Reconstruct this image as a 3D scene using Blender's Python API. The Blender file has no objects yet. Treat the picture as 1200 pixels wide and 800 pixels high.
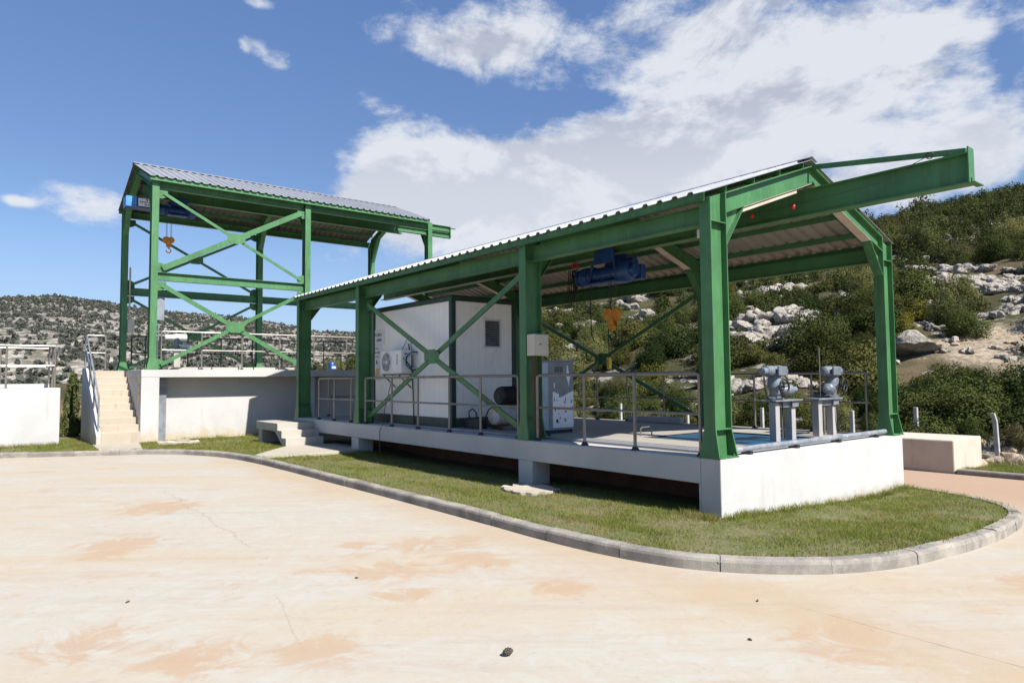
import bpy, bmesh, math, random
import numpy as np
from mathutils import Vector, Matrix
from mathutils.geometry import delaunay_2d_cdt
random.seed(7); RNG = np.random.default_rng(11)
R = math.radians
SC = bpy.context.scene
COL = SC.collection
# ---------------------------------------------------------------- terrain
def _h(ix, iy, s):
    n = (ix.astype(np.int64)*374761393 + iy.astype(np.int64)*668265263 + s*1274126177) & 0x7fffffff
    n = ((n ^ (n >> 13))*1274126177) & 0x7fffffff
    return ((n ^ (n >> 16)) & 0xffff)/65535.0
def vnoise(x, y, s=0):
    x = np.asarray(x, float); y = np.asarray(y, float)
    ix = np.floor(x); iy = np.floor(y); fx = x-ix; fy = y-iy
    fx = fx*fx*(3-2*fx); fy = fy*fy*(3-2*fy)
    a = _h(ix, iy, s); b = _h(ix+1, iy, s); c = _h(ix, iy+1, s); d = _h(ix+1, iy+1, s)
    return (a*(1-fx)+b*fx)*(1-fy)+(c*(1-fx)+d*fx)*fy
def fbm(x, y, s=0, o=4):
    r = 0; a = .5
    for i in range(o):
        r = r+a*(vnoise(x, y, s+i)-.5); x = np.asarray(x)*2.03; y = np.asarray(y)*2.03; a *= .5
    return r
def sstep(a, b, x):
    t = np.clip((x-a)/(b-a), 0, 1); return t*t*(3-2*t)
OX, OY = -7.39, -5.08                      # the hills are laid out round the camera, ridge heights from image pixels
TH_R = [-180, 14, 20, 25, 29, 33, 36, 41.7, 50, 60, 66.8, 71, 76, 84, 95, 130, 180]
E_R = [0, 0, 0, .012, .03, .07, .095, .125, .163, .188, .198, .207, .216, .225, .22, .1, 0]
R_R = [90, 80, 75, 72, 72, 72, 74, 78, 88, 102, 115, 130, 155, 180, 200, 220, 220]
TH_F = [-180, -100, -60, -20, 0, 2, 4.8, 8.9, 12.2, 17, 20.2, 22.8, 25.8, 35, 45, 60, 180]
E_F = [0, .02, .06, .092, .098, .100, .1045, .099, .091, .088, .079, .071, .070, .06, .04, .02, 0]
def flat_z(u, v):
    return -.74-.05*np.clip(u, 0, 12)
def hz(u, v):
    u = np.asarray(u, float); v = np.asarray(v, float)
    r = np.hypot(u-OX, v-OY); th = np.degrees(np.arctan2(u-OX, v-OY))
    z0 = flat_z(u, v)-.02
    # hill on the right: starts beyond the fence line u = 13.2
    e = np.interp(th, TH_R, E_R); R = np.interp(th, TH_R, R_R)
    s = np.sin(np.radians(np.clip(th, 20, 140)))
    rf = np.clip((13.4-OX)/np.maximum(s, .2), 18, 60)
    rf = np.where(th < 20, 60, rf)
    t = np.clip((r-rf)/np.maximum(R-rf, 5), 0, None)
    top = e*R+1.02-z0
    prof = np.where(t < 1, t*(1.0+.10*np.sin(t*9.4)*(1-t)), 1-.25*(t-1))
    bump = (fbm(u*.05, v*.05, 3)*5.5+fbm(u*.16, v*.16, 7)*1.8+fbm(u*.5, v*.5, 5)*.7)*sstep(0, .18, t)*np.clip(1.1-t*.9, .25, 1)*sstep(0.01, .08, e)
    zr = z0+np.maximum(top*prof, -6)+bump
    # valley, then the far hill across it
    d = sstep(34, 80, r)
    ef = np.interp(th, TH_F, E_F); RF = 430.
    tf = np.clip((r-85)/(RF-85), 0, None)
    topf = ef*RF+1.02+8
    pf = np.where(tf < 1, tf*(1+.12*np.sin(tf*6.28)*(1-tf)), 1-.35*(tf-1))
    zf = z0*(1-d)+(-8+np.maximum(topf*pf, -14)+(fbm(u*.012, v*.012, 11)*14+fbm(u*.05, v*.05, 13)*5+fbm(u*.2, v*.2, 14)*1.2)*sstep(.02, .2, tf)*np.clip(1.15-tf, .22, 1))*d
    return np.where(t > 0, np.maximum(zr, zf), np.where(r < 34, z0, zf))

# ---------------------------------------------------------------- mesh helpers
CAM_SCALE = [1.0, Vector((0, 0, 0))]      # factor and offset scaling a group about the camera
def cam_scale(k=1.0, off=(0, 0, 0)): CAM_SCALE[0] = k; CAM_SCALE[1] = Vector(off)
class MB:
    """collects shapes, then links them as ONE mesh object"""
    def __init__(s): s.v = []; s.f = []; s.m = []
    def add(s, vs, fs, m=0):
        b = len(s.v); s.v += [tuple(p) for p in vs]
        for f in fs: s.f.append([b+i for i in f]); s.m.append(m)
        return s
    def prism(s, a, b, m=0):
        n = len(a)
        fs = [list(range(n))[::-1], list(range(n, 2*n))]+[[i, (i+1) % n, n+(i+1) % n, n+i] for i in range(n)]
        return s.add(list(a)+list(b), fs, m)
    def box(s, x0, x1, y0, y1, z0, z1, m=0):
        return s.prism([(x0, y0, z0), (x1, y0, z0), (x1, y1, z0), (x0, y1, z0)], [(x0, y0, z1), (x1, y0, z1), (x1, y1, z1), (x0, y1, z1)], m)
    def frust(s, c, z0, z1, a0, b0, a1, b1, m=0):
        x, y = c
        return s.prism([(x-a0, y-b0, z0), (x+a0, y-b0, z0), (x+a0, y+b0, z0), (x-a0, y+b0, z0)], [(x-a1, y-b1, z1), (x+a1, y-b1, z1), (x+a1, y+b1, z1), (x-a1, y+b1, z1)], m)
    def frame(s, p0, p1, side):
        p0 = Vector(p0); p1 = Vector(p1); d = (p1-p0).normalized()
        x = Vector(side); x = (x-d*x.dot(d)).normalized(); y = d.cross(x)
        return p0, p1, x, y
    def bar(s, p0, p1, w, h, side=(0, 0, 1), m=0):
        """box section: w along side, h across it"""
        p0, p1, x, y = s.frame(p0, p1, side)
        q = [(-w/2, -h/2), (w/2, -h/2), (w/2, h/2), (-w/2, h/2)]
        return s.prism([p0+x*a+y*b for a, b in q], [p1+x*a+y*b for a, b in q], m)
    def tube(s, p0, p1, r, r1=None, n=10, m=0):
        r1 = r if r1 is None else r1
        d = Vector(p1)-Vector(p0)
        p0, p1, x, y = s.frame(p0, p1, (0, 0, 1) if abs(d.normalized().z) < .9 else (1, 0, 0))
        c = [(math.cos(2*math.pi*i/n), math.sin(2*math.pi*i/n)) for i in range(n)]
        return s.prism([p0+(x*a+y*b)*r for a, b in c], [p1+(x*a+y*b)*r1 for a, b in c], m)
    def path(s, pts, r, n=8, m=0):
        """one continuous bent tube through pts"""
        P = [Vector(p) for p in pts]; rings = []
        prev = None
        for i, p in enumerate(P):
            d = ((P[min(i+1, len(P)-1)]-P[max(i-1, 0)])).normalized()
            if prev is None:
                x = Vector((0, 0, 1)) if abs(d.z) < .9 else Vector((1, 0, 0))
            else: x = prev
            x = (x-d*x.dot(d)).normalized(); prev = x; y = d.cross(x)
            rings.append([p+(x*math.cos(2*math.pi*k/n)+y*math.sin(2*math.pi*k/n))*r for k in range(n)])
        vs = [q for g in rings for q in g]; fs = []
        for i in range(len(P)-1):
            for k in range(n): fs.append([i*n+k, i*n+(k+1) % n, (i+1)*n+(k+1) % n, (i+1)*n+k])
        fs.append(list(range(n))[::-1]); fs.append([(len(P)-1)*n+k for k in range(n)])
        return s.add(vs, fs, m)
    def lathe(s, o, d, prof, n=16, m=0):
        """prof: (radius, distance along d)"""
        o = Vector(o); d = Vector(d).normalized()
        x = Vector((0, 0, 1)) if abs(d.z) < .9 else Vector((1, 0, 0)); x = (x-d*x.dot(d)).normalized(); y = d.cross(x)
        vs = []; fs = []
        for r, t in prof:
            for k in range(n): vs.append(o+d*t+(x*math.cos(2*math.pi*k/n)+y*math.sin(2*math.pi*k/n))*max(r, 1e-4))
        for i in range(len(prof)-1):
            for k in range(n): fs.append([i*n+k, i*n+(k+1) % n, (i+1)*n+(k+1) % n, (i+1)*n+k])
        fs.append(list(range(n))[::-1]); fs.append([(len(prof)-1)*n+k for k in range(n)])
        return s.add(vs, fs, m)
    def torus(s, c, axis, R0, r, n=24, k=8, a0=0, a1=2*math.pi, m=0):
        axis = Vector(axis).normalized(); x = Vector((0, 0, 1)) if abs(axis.z) < .9 else Vector((1, 0, 0))
        x = (x-axis*x.dot(axis)).normalized(); y = axis.cross(x); c = Vector(c)
        full = abs(a1-a0-2*math.pi) < 1e-6
        pts = [c+(x*math.cos(a0+(a1-a0)*i/n)+y*math.sin(a0+(a1-a0)*i/n))*R0 for i in range(n+1)]
        return s.path(pts, r, k, m)
    def ibeam(s, p0, p1, depth, width, tf=.016, tw=.012, side=(0, 1, 0), shear=False, m=0, mb=None):
        """I section, flanges across `side`; shear=True keeps both ends vertical"""
        p0 = Vector(p0); p1 = Vector(p1)
        if shear: x = Vector(side).normalized(); y = Vector((0, 0, 1))
        else: p0, p1, x, y = s.frame(p0, p1, side)
        w, h, t = width/2, depth/2, tw/2
        q = [(-w, -h), (w, -h), (w, -h+tf), (t, -h+tf), (t, h-tf), (w, h-tf), (w, h), (-w, h), (-w, h-tf), (-t, h-tf), (-t, -h+tf), (-w, -h+tf)]
        s.prism([p0+x*a+y*b for a, b in q], [p1+x*a+y*b for a, b in q], m)
        return s
    def build(s, name, mat, parent=None, smooth=False, bevel=0, at=None):
        o3 = Vector((0, 0, 0))
        if parent is not None:
            r = parent
            while r is not None: o3 += r.location; r = r.parent
        if at is not None: o3 = Vector(at)
        me = bpy.data.meshes.new(name)
        me.from_pydata([tuple(Vector(p)*CAM_SCALE[0]+CAM_SCALE[1]-o3) for p in s.v], [], s.f)
        mats = mat if isinstance(mat, (list, tuple)) else [mat]
        for k in mats: me.materials.append(k)
        me.polygons.foreach_set('material_index', s.m)
        bm = bmesh.new(); bm.from_mesh(me); bmesh.ops.recalc_face_normals(bm, faces=bm.faces[:]); bm.to_mesh(me); bm.free()
        if smooth:
            me.shade_smooth(); me.set_sharp_from_angle(angle=R(38))
        me.update()
        o = bpy.data.objects.new(name, me); COL.objects.link(o)
        if parent is not None: o.parent = parent
        elif at is not None: o.location = at
        if bevel:
            b = o.modifiers.new('bevel', 'BEVEL'); b.width = bevel; b.segments = 2; b.limit_method = 'ANGLE'; b.angle_limit = R(40)
        return o
def tag(o, label=None, cat=None, group=None, kind=None):
    if label: o['label'] = label
    if cat: o['category'] = cat
    if group: o['group'] = group
    if kind: o['kind'] = kind
    return o
def empty(name, loc, label, cat, group=None):
    o = bpy.data.objects.new(name, None); COL.objects.link(o); o.location = Vector(loc)*CAM_SCALE[0]+CAM_SCALE[1]; o.empty_display_size = .2
    return tag(o, label, cat, group)
def np_mesh(name, V, F, mat):
    """V (n,3), F (m,k) arrays"""
    me = bpy.data.meshes.new(name); k = F.shape[1]
    me.vertices.add(len(V)); me.vertices.foreach_set('co', np.ascontiguousarray(V, dtype=np.float32).ravel())
    me.loops.add(F.size); me.loops.foreach_set('vertex_index', np.ascontiguousarray(F, dtype=np.int32).ravel())
    me.polygons.add(len(F)); me.polygons.foreach_set('loop_start', np.arange(0, F.size, k, dtype=np.int32))
    me.update(calc_edges=True)
    for q in (mat if isinstance(mat, (list, tuple)) else [mat]): me.materials.append(q)
    return me
def np_obj(name, V, F, mat, smooth=False):
    me = np_mesh(name, V, F, mat)
    if smooth: me.shade_smooth()
    o = bpy.data.objects.new(name, me); COL.objects.link(o); return o

# ---------------------------------------------------------------- materials
class NT:
    def __init__(s, nt): s.n = nt.nodes; s.l = nt.links; s.nt = nt
    def node(s, t, **k):
        o = s.n.new(t)
        for a, b in k.items():
            if a == 'op': o.operation = b
            else: setattr(o, a, b)
        return o
    def put(s, sock, val):
        if isinstance(val, bpy.types.NodeSocket): s.l.new(val, sock)
        elif val is not None: sock.default_value = val
    def math(s, op, a, b=None, c=None, clamp=False):
        o = s.n.new('ShaderNodeMath'); o.operation = op; o.use_clamp = clamp
        s.put(o.inputs[0], a); s.put(o.inputs[1], b); s.put(o.inputs[2], c); return o.outputs[0]
    def noise(s, vec, scale, detail=4, rough=.55, dist=0):
        o = s.n.new('ShaderNodeTexNoise'); s.put(o.inputs['Vector'], vec); o.inputs['Scale'].default_value = scale
        o.inputs['Detail'].default_value = detail; o.inputs['Roughness'].default_value = rough; o.inputs['Distortion'].default_value = dist
        return o.outputs['Fac']
    def map(s, vec, sc=(1, 1, 1), rot=(0, 0, 0), loc=(0, 0, 0)):
        o = s.n.new('ShaderNodeMapping'); s.put(o.inputs['Vector'], vec)
        o.inputs['Scale'].default_value = sc; o.inputs['Rotation'].default_value = rot; o.inputs['Location'].default_value = loc; return o.outputs[0]
    def ss(s, x, a, b):
        o = s.n.new('ShaderNodeMapRange'); o.interpolation_type = 'SMOOTHSTEP'; s.put(o.inputs[0], x)
        o.inputs[1].default_value = a; o.inputs[2].default_value = b; return o.outputs[0]
    def mix(s, f, a, b, mode='MIX'):
        o = s.n.new('ShaderNodeMix'); o.data_type = 'RGBA'; o.blend_type = mode
        s.put(o.inputs[0], f)
        for i, q in ((6, a), (7, b)):
            s.put(o.inputs[i], (*q, 1) if isinstance(q, tuple) and len(q) == 3 else q)
        return o.outputs[2]
    def pos(s): return s.n.new('ShaderNodeNewGeometry').outputs['Position']
    def obj(s): return s.n.new('ShaderNodeTexCoord').outputs['Object']
    def sep(s, v):
        o = s.n.new('ShaderNodeSeparateXYZ'); s.put(o.inputs[0], v); return o.outputs
    def comb(s, x, y, z):
        o = s.n.new('ShaderNodeCombineXYZ')
        for i, q in enumerate((x, y, z)): s.put(o.inputs[i], q)
        return o.outputs[0]
    def bump(s, h, strength=.3, dist=.01):
        o = s.n.new('ShaderNodeBump'); o.inputs['Strength'].default_value = strength; o.inputs['Distance'].default_value = dist
        s.put(o.inputs['Height'], h); return o.outputs[0]
def material(name):
    m = bpy.data.materials.new(name); m.use_nodes = True
    t = NT(m.node_tree); b = m.node_tree.nodes['Principled BSDF']
    return m, t, b
def paint(name, col, rough=.5, metal=0, var=.12, scale=3., bump=.0, dirt=None, dirtamt=.5, spec=.5, rust=0):
    """a surface of one colour with soft unevenness and a little dirt"""
    m, t, b = material(name); p = t.pos()
    n = t.noise(p, scale, 5, .6); n2 = t.noise(p, scale*7, 3, .6)
    dk = tuple(c*(1-var*1.6) for c in col); lt = tuple(min(1, c*(1+var)) for c in col)
    c = t.mix(t.ss(n, .3, .7), dk, lt)
    if dirt:
        streak = t.noise(t.map(p, (9, 9, .7)), 1, 4, .6)
        c = t.mix(t.math('MULTIPLY', t.ss(t.math('MULTIPLY', streak, t.math('ADD', n, .5)), .52, .78), dirtamt), c, dirt)
    if rust:
        rs = t.noise(p, 3.1, 8, .75); f2 = t.noise(t.map(p, (14, 14, 1.1)), 1, 5, .65)
        c = t.mix(t.math('MULTIPLY', t.ss(f2, .50, .72), .45), c, tuple(min(1, k*1.35+.02) for k in col))
        c = t.mix(t.math('MULTIPLY', t.ss(rs, .655, .72), rust), c, (.16, .075, .03))
    t.put(b.inputs['Base Color'], c); b.inputs['Metallic'].default_value = metal
    t.put(b.inputs['Roughness'], t.math('ADD', t.math('MULTIPLY', n2, .2), rough-.1)); b.inputs['Specular IOR Level'].default_value = spec
    if bump: t.put(b.inputs['Normal'], t.bump(n2, bump, .006))
    return m
M = {}
M['green'] = paint('green paint', (.088, .258, .098), .45, 0, .14, 1.6, .04, (.07, .12, .05), .45, .4, .7)
M['green2'] = paint('green paint of the tall frame', (.096, .272, .106), .45, 0, .14, 1.6, .04, (.07, .12, .05), .45, .4, .7)
M['tint'] = paint('beige primer', (.46, .40, .32), .6, 0, .1, 2)
M['zinc'] = paint('galvanised sheet', (.50, .515, .54), .42, .35, .08, 1.3, 0, (.36, .35, .33), .5)
M['soffit'] = paint('shaded sheet underside', (.11, .105, .085), .5, 0, .2, 1.3)  # shade under the tall roof put into the sheet's underside colour
M['cream'] = paint('shaded cream underside', (.22, .21, .185), .5, 0, .1, 1.3)  # underside colour darkened for the shade below the near roof
M['steel'] = paint('stainless pipe', (.36, .325, .285), .4, .5, .1, 5)
M['greysteel'] = paint('grey steel', (.23, .25, .28), .42, .3, .14, 6, .05)
M['actgrey'] = paint('grey blue casting', (.23, .265, .31), .42, .1, .16, 9, .1, (.16, .15, .14), .5)
M['pipegrey'] = paint('weathered grey pipe', (.30, .33, .37), .6, .1, .2, 6, .2, (.6, .6, .6), .6)
M['blue'] = paint('hoist blue', (.008, .052, .20), .42, 0, .2, 6, .05)
M['lit_blue'] = paint('sunlit hoist blue', (.06, .24, .55), .45, 0, .1, 3)  # hoist blue as it looks in the sun, lighter by colour
M['orange'] = paint('hook orange', (.62, .235, .012), .5, 0, .15, 8, .05, (.1, .06, .03), .6)
M['yellow'] = paint('pendant yellow', (.60, .40, .03), .5, 0, .1, 8)
M['red'] = paint('red plastic', (.36, .03, .02), .5, 0, .1, 8)
M['black'] = paint('black rubber', (.014, .014, .015), .55, 0, .3, 8)
M['darkmetal'] = paint('dark cast metal', (.030, .031, .033), .5, .2, .3, 12, .1)
M['rope'] = paint('wire rope', (.07, .065, .06), .5, .4, .2, 30)
M['white'] = paint('white casing', (.66, .66, .63), .45, 0, .06, 3, 0, (.45, .42, .36), .5)
M['beige'] = paint('beige box', (.50, .46, .37), .5, 0, .06, 3, 0, (.35, .31, .24), .4)
M['notice'] = paint('notice white', (.70, .71, .72), .5, 0, .04, 4)
M['ink'] = paint('black ink', (.02, .02, .02), .6, 0, .1, 8)
M['peach'] = paint('peach sticker', (.62, .42, .18), .5, 0, .1, 6)
M['darkgreen'] = paint('dark green trim', (.010, .035, .026), .5, 0, .15, 3)
M['basegreen'] = paint('dull green base', (.045, .075, .055), .55, 0, .15, 3)
M['tankwhite'] = paint('white tank paint', (.55, .53, .50), .5, 0, .06, 3, 0, (.3, .16, .1), .6)
M['cabgrey'] = paint('cabinet grey', (.20, .22, .23), .5, .1, .1, 4)
M['cabblue'] = paint('pale blue cabinet side', (.36, .44, .53), .5, 0, .08, 4)
M['postwhite'] = paint('white fence concrete', (.55, .54, .51), .8, 0, .12, 5, .2)
M['rustwall'] = paint('red brown earth wall', (.11, .048, .028), .85, 0, .2, 2.5, .2)

def concrete(name, col, stain, top_dirt=None, splash=None, scale=1.0):
    m, t, b = material(name); p = t.pos(); z = t.sep(p)
    n = t.noise(p, .9*scale, 6, .6); fine = t.noise(p, 45, 3, .6)
    c = t.mix(t.ss(n, .35, .75), col, tuple(k*.86 for k in col))
    st = t.noise(t.map(p, (5, 5, .45)), 1.2, 5, .62)
    c = t.mix(t.math('MULTIPLY', t.ss(st, .56, .74), .55), c, stain)
    blot = t.noise(p, 5.5, 5, .7); c = t.mix(t.math('MULTIPLY', t.ss(blot, .60, .75), .35), c, stain)
    if splash:
        ln = t.math('SUBTRACT', 1, t.ss(t.math('PINGPONG', t.math('ADD', z[2], t.math('MULTIPLY', n, .03)), .27), .0, .010))
        c = t.mix(t.math('MULTIPLY', ln, .22), c, stain)
        chip = t.noise(p, 13, 6, .8); c = t.mix(t.math('MULTIPLY', t.ss(chip, .70, .76), .5), c, tuple(k*.75 for k in stain))
        h, zz, c2 = splash
        g = t.math('ADD', t.math('MULTIPLY', t.math('SUBTRACT', z[2], zz), 1/h), t.math('MULTIPLY', t.math('SUBTRACT', t.noise(p, 3.5, 5, .65), .5), 2.2))
        c = t.mix(t.math('MULTIPLY', t.math('SUBTRACT', 1, t.ss(g, 0, 1)), .75), c, c2)
    t.put(b.inputs['Base Color'], c); b.inputs['Roughness'].default_value = .85; b.inputs['Specular IOR Level'].default_value = .25
    t.put(b.inputs['Normal'], t.bump(t.math('ADD', fine, t.math('MULTIPLY', blot, 1.5)), .35, .006))
    return m
M['whitewash'] = concrete('whitewashed concrete', (.70, .695, .675), (.56, .53, .47), splash=(.18, -.90, (.50, .42, .30)))
M['whitewash2'] = concrete('whitewashed concrete of the block', (.68, .67, .645), (.58, .53, .45), splash=(.42, -.66, (.60, .47, .28)))
M['conc'] = concrete('bare concrete', (.46, .43, .38), (.30, .26, .21))
M['deck'] = concrete('deck concrete', (.45, .415, .36), (.33, .29, .24), scale=.7)
M['stairs'] = concrete('stair concrete', (.60, .52, .41), (.42, .33, .23))
M['steps'] = concrete('pale step concrete', (.58, .545, .47), (.40, .35, .28))
M['slab'] = concrete('path concrete', (.58, .52, .42), (.42, .34, .25))
M['pipeconc'] = concrete('grey pedestal', (.50, .48, .46), (.32, .30, .28), scale=3)
M['block'] = concrete('weathered board marked concrete', (.76, .67, .55), (.40, .29, .20), scale=2.2)

def mat_kerb():
    m, t, b = material('kerb concrete'); p = t.pos(); z = t.sep(p)
    n = t.noise(p, 3, 6, .65); f = t.noise(p, 60, 3, .7)
    c = t.mix(t.ss(n, .3, .7), (.33, .305, .27), (.49, .45, .385))
    c = t.mix(t.math('MULTIPLY', t.ss(t.noise(p, 1.6, 6, .7), .46, .62), .75), c, (.24, .225, .205))
    c = t.mix(t.math('MULTIPLY', t.ss(t.noise(t.map(p, (2, 2, 9)), 2.2, 5, .7), .55, .75), .5), c, (.52, .36, .22))
    t.put(b.inputs['Base Color'], c); b.inputs['Roughness'].default_value = .9; b.inputs['Specular IOR Level'].default_value = .2
    t.put(b.inputs['Normal'], t.bump(f, .5, .008)); return m
M['kerb'] = mat_kerb()

def mat_apron():
    m, t, b = material('yard concrete'); p = t.pos(); z = t.sep(p)
    # streaks laid by water and tyres, running across the yard
    pr = t.map(p, (1, 1, 1), (0, 0, R(38)))
    st = t.noise(t.map(pr, (.16, .75, 1)), 1.0, 7, .62, .6)
    st2 = t.noise(t.map(pr, (.35, 1.6, 1), loc=(7, 3, 0)), 1.0, 6, .65, .4)
    blot = t.noise(p, .75, 7, .68, .5)
    fine = t.noise(p, 28, 4, .7)
    c = t.mix(t.ss(st, .36, .58), (.61, .53, .40), (.605, .578, .505))
    c = t.mix(t.math('MULTIPLY', t.ss(st2, .50, .68), .7), c, (.60, .565, .505))
    c = t.mix(t.math('MULTIPLY', t.ss(t.math('MULTIPLY', blot, t.math('ADD', st2, .5)),   .60, .74), .65), c, (.57, .40, .25))
    pat = None
    for (pu, pv, pr_) in ((-3.37, 1.15, .55), (-4.3, .66, .42), (-4.5, -.05, .28), (-5.5, -.75, .34), (-3.4, .40, .40), (-6.2, -.35, .42), (-3.4, -.75, .30), (-6.0, 3.4, .6), (-4.05, 1.7, .25), (-6.7, .4, .4), (-2.7, -2.9, .5), (-5.2, 5.6, .7), (-.4, -3.4, .5)):
        dx = t.math('MULTIPLY', t.math('SUBTRACT', z[0], pu), 1/pr_); dy = t.math('MULTIPLY', t.math('SUBTRACT', z[1], pv), 1/pr_)
        e = t.math('EXPONENT', t.math('MULTIPLY', t.math('ADD', t.math('MULTIPLY', dx, dx), t.math('MULTIPLY', dy, dy)), -1.0)); pat = e if pat is None else t.math('MAXIMUM', pat, e)
    pn_ = t.noise(p, 1.7, 10, .72, 1.6)
    c = t.mix(t.math('MULTIPLY', t.ss(t.math('ADD', t.math('MULTIPLY', pat, .30), pn_), .60, .78), .72), c, (.565, .385, .235))
    c = t.mix(t.math('MULTIPLY', t.math('MULTIPLY', t.ss(pn_, .40, .52), t.math('SUBTRACT', 1, t.ss(pn_, .52, .62))), .28), c, (.58, .44, .31))
    red = t.math('MULTIPLY', t.ss(t.math('ADD', z[0], t.math('MULTIPLY', st, 3)), 2.5, 8.5), .85)
    c = t.mix(red, c, (.53, .345, .225))
    # earth washed along the foot of the kerb
    kd = t.math('ADD', t.math('ABSOLUTE', t.math('SUBTRACT', z[0], -2.5)), t.math('MULTIPLY', t.math('SUBTRACT', blot, .5), 2.2))
    c = t.mix(t.math('MULTIPLY', t.math('SUBTRACT', 1, t.ss(kd, -.1, .7)), .6), c, (.58, .44, .29))
    grit = t.noise(p, 9, 6, .75); c = t.mix(t.math('MULTIPLY', t.ss(grit, .54, .74), .34), c, (.40, .31, .24))
    sk = t.noise(t.map(pr, (.6, 5.5, 1), loc=(3, 9, 0)), 1.0, 6, .7, .3); c = t.mix(t.math('MULTIPLY', t.ss(sk, .48, .70), .30), c, (.50, .40, .30))
    pit = t.noise(p, 34, 3, .7); c = t.mix(t.math('MULTIPLY', t.ss(pit, .60, .74), .35), c, (.40, .34, .28))
    c = t.mix(t.math('MULTIPLY', t.ss(t.noise(p, 2.3, 6, .7, .8), .60, .70), .35), c, (.63, .605, .56))
    # cracks and a joint: thin wandering lines in the slab
    wob = t.math('MULTIPLY', t.math('SUBTRACT', t.noise(p, 1.7, 6, .7), .5), .42)
    def line(ax, ay, bx, by, w, wobble=1.):
        L = math.hypot(bx-ax, by-ay); dx, dy = (bx-ax)/L, (by-ay)/L
        px = t.math('SUBTRACT', z[0], ax); py = t.math('SUBTRACT', z[1], ay)
        along = t.math('ADD', t.math('MULTIPLY', px, dx), t.math('MULTIPLY', py, dy))
        across = t.math('ADD', t.math('ADD', t.math('MULTIPLY', px, -dy), t.math('MULTIPLY', py, dx)), t.math('MULTIPLY', wob, wobble))
        a = t.math('SUBTRACT', 1, t.ss(t.math('ABSOLUTE', across), w*.4, w))
        return t.math('MULTIPLY', a, t.math('MULTIPLY', t.ss(along, 0, L*.2), t.math('SUBTRACT', 1, t.ss(along, L*.85, L))))
    cr = t.math('MAXIMUM', t.math('MULTIPLY', line(-4.75, 7.6, -4.95, 1.9, .016), .38), t.math('MULTIPLY', line(-2.35, -1.9, -2.42, -6.2, .010, .12), .5))
    cr = t.math('MAXIMUM', cr, t.math('MULTIPLY', line(-5.3, .75, -5.6, -.7, .006, .3), .3))
    c = t.mix(t.math('MULTIPLY', cr, t.ss(grit, .3, .6)), c, (.24, .17, .12))
    t.put(b.inputs['Base Color'], c); b.inputs['Roughness'].default_value = .88; b.inputs['Specular IOR Level'].default_value = .2
    t.put(b.inputs['Normal'], t.bump(t.math('ADD', fine, t.math('MULTIPLY', grit, .8)), .25, .006)); return m
M['apron'] = mat_apron()

def mat_terrain():
    m, t, b = material('hill ground'); p = t.pos(); z = t.sep(p)
    g = t.n.new('ShaderNodeNewGeometry')
    n = t.noise(p, .10, 5, .6); n2 = t.noise(p, .7, 6, .7); n3 = t.noise(p, 4, 5, .7)
    c = t.mix(t.ss(n2, .35, .65), (.115, .09, .052), (.20, .155, .095))  # near ground colours darkened so gaps between shrubs look shaded
    c = t.mix(t.math('MULTIPLY', t.ss(n, .34, .54), .85), c, (.060, .064, .026))
    st = t.noise(t.map(p, (.22, .22, 1.6)), 1., 6, .7)
    rk = t.ss(t.math('ADD', t.math('MULTIPLY', n2, .45), t.math('MULTIPLY', st, .62)), .575, .63)
    c = t.mix(rk, c, t.mix(t.ss(n3, .35, .65), (.30, .285, .26), (.46, .435, .395)))
    bare = t.math('ADD', t.math('POWER', t.math('MULTIPLY', t.math('SUBTRACT', z[0], 26.8), 1/3.6), 2), t.math('POWER', t.math('MULTIPLY', t.math('SUBTRACT', z[1], 4.4), 1/2.8), 2))
    bare = t.math('SUBTRACT', 1, t.ss(t.math('ADD', bare, t.math('MULTIPLY', t.math('SUBTRACT', n2, .5), 1.6)), .5, 1.3))
    c = t.mix(bare, c, t.mix(t.ss(n3, .4, .6), (.30, .235, .16), (.48, .41, .31)))
    # far hill across the valley: grey limestone through thin soil
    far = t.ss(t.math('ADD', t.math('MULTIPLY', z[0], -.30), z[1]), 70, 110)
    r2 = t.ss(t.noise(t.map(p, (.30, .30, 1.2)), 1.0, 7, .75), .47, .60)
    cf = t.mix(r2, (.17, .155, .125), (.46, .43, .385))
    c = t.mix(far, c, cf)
    t.put(b.inputs['Base Color'], c); b.inputs['Roughness'].default_value = .95; b.inputs['Specular IOR Level'].default_value = .1
    t.put(b.inputs['Normal'], t.bump(t.math('ADD', n2, n3), .6, .12)); return m
M['terrain'] = mat_terrain()
def mat_lawn():
    m, t, b = material('turf soil'); p = t.pos()
    n = t.noise(p, 2.5, 6, .7); n2 = t.noise(p, 22, 4, .7)
    c = t.mix(t.ss(n, .35, .7), (.16, .18, .05), (.27, .21, .11)); c = t.mix(t.ss(n2, .45, .7), c, (.075, .10, .03))
    t.put(b.inputs['Base Color'], c); b.inputs['Roughness'].default_value = .95
    t.put(b.inputs['Normal'], t.bump(n2, .8, .03)); return m
M['lawn'] = mat_lawn()
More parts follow.
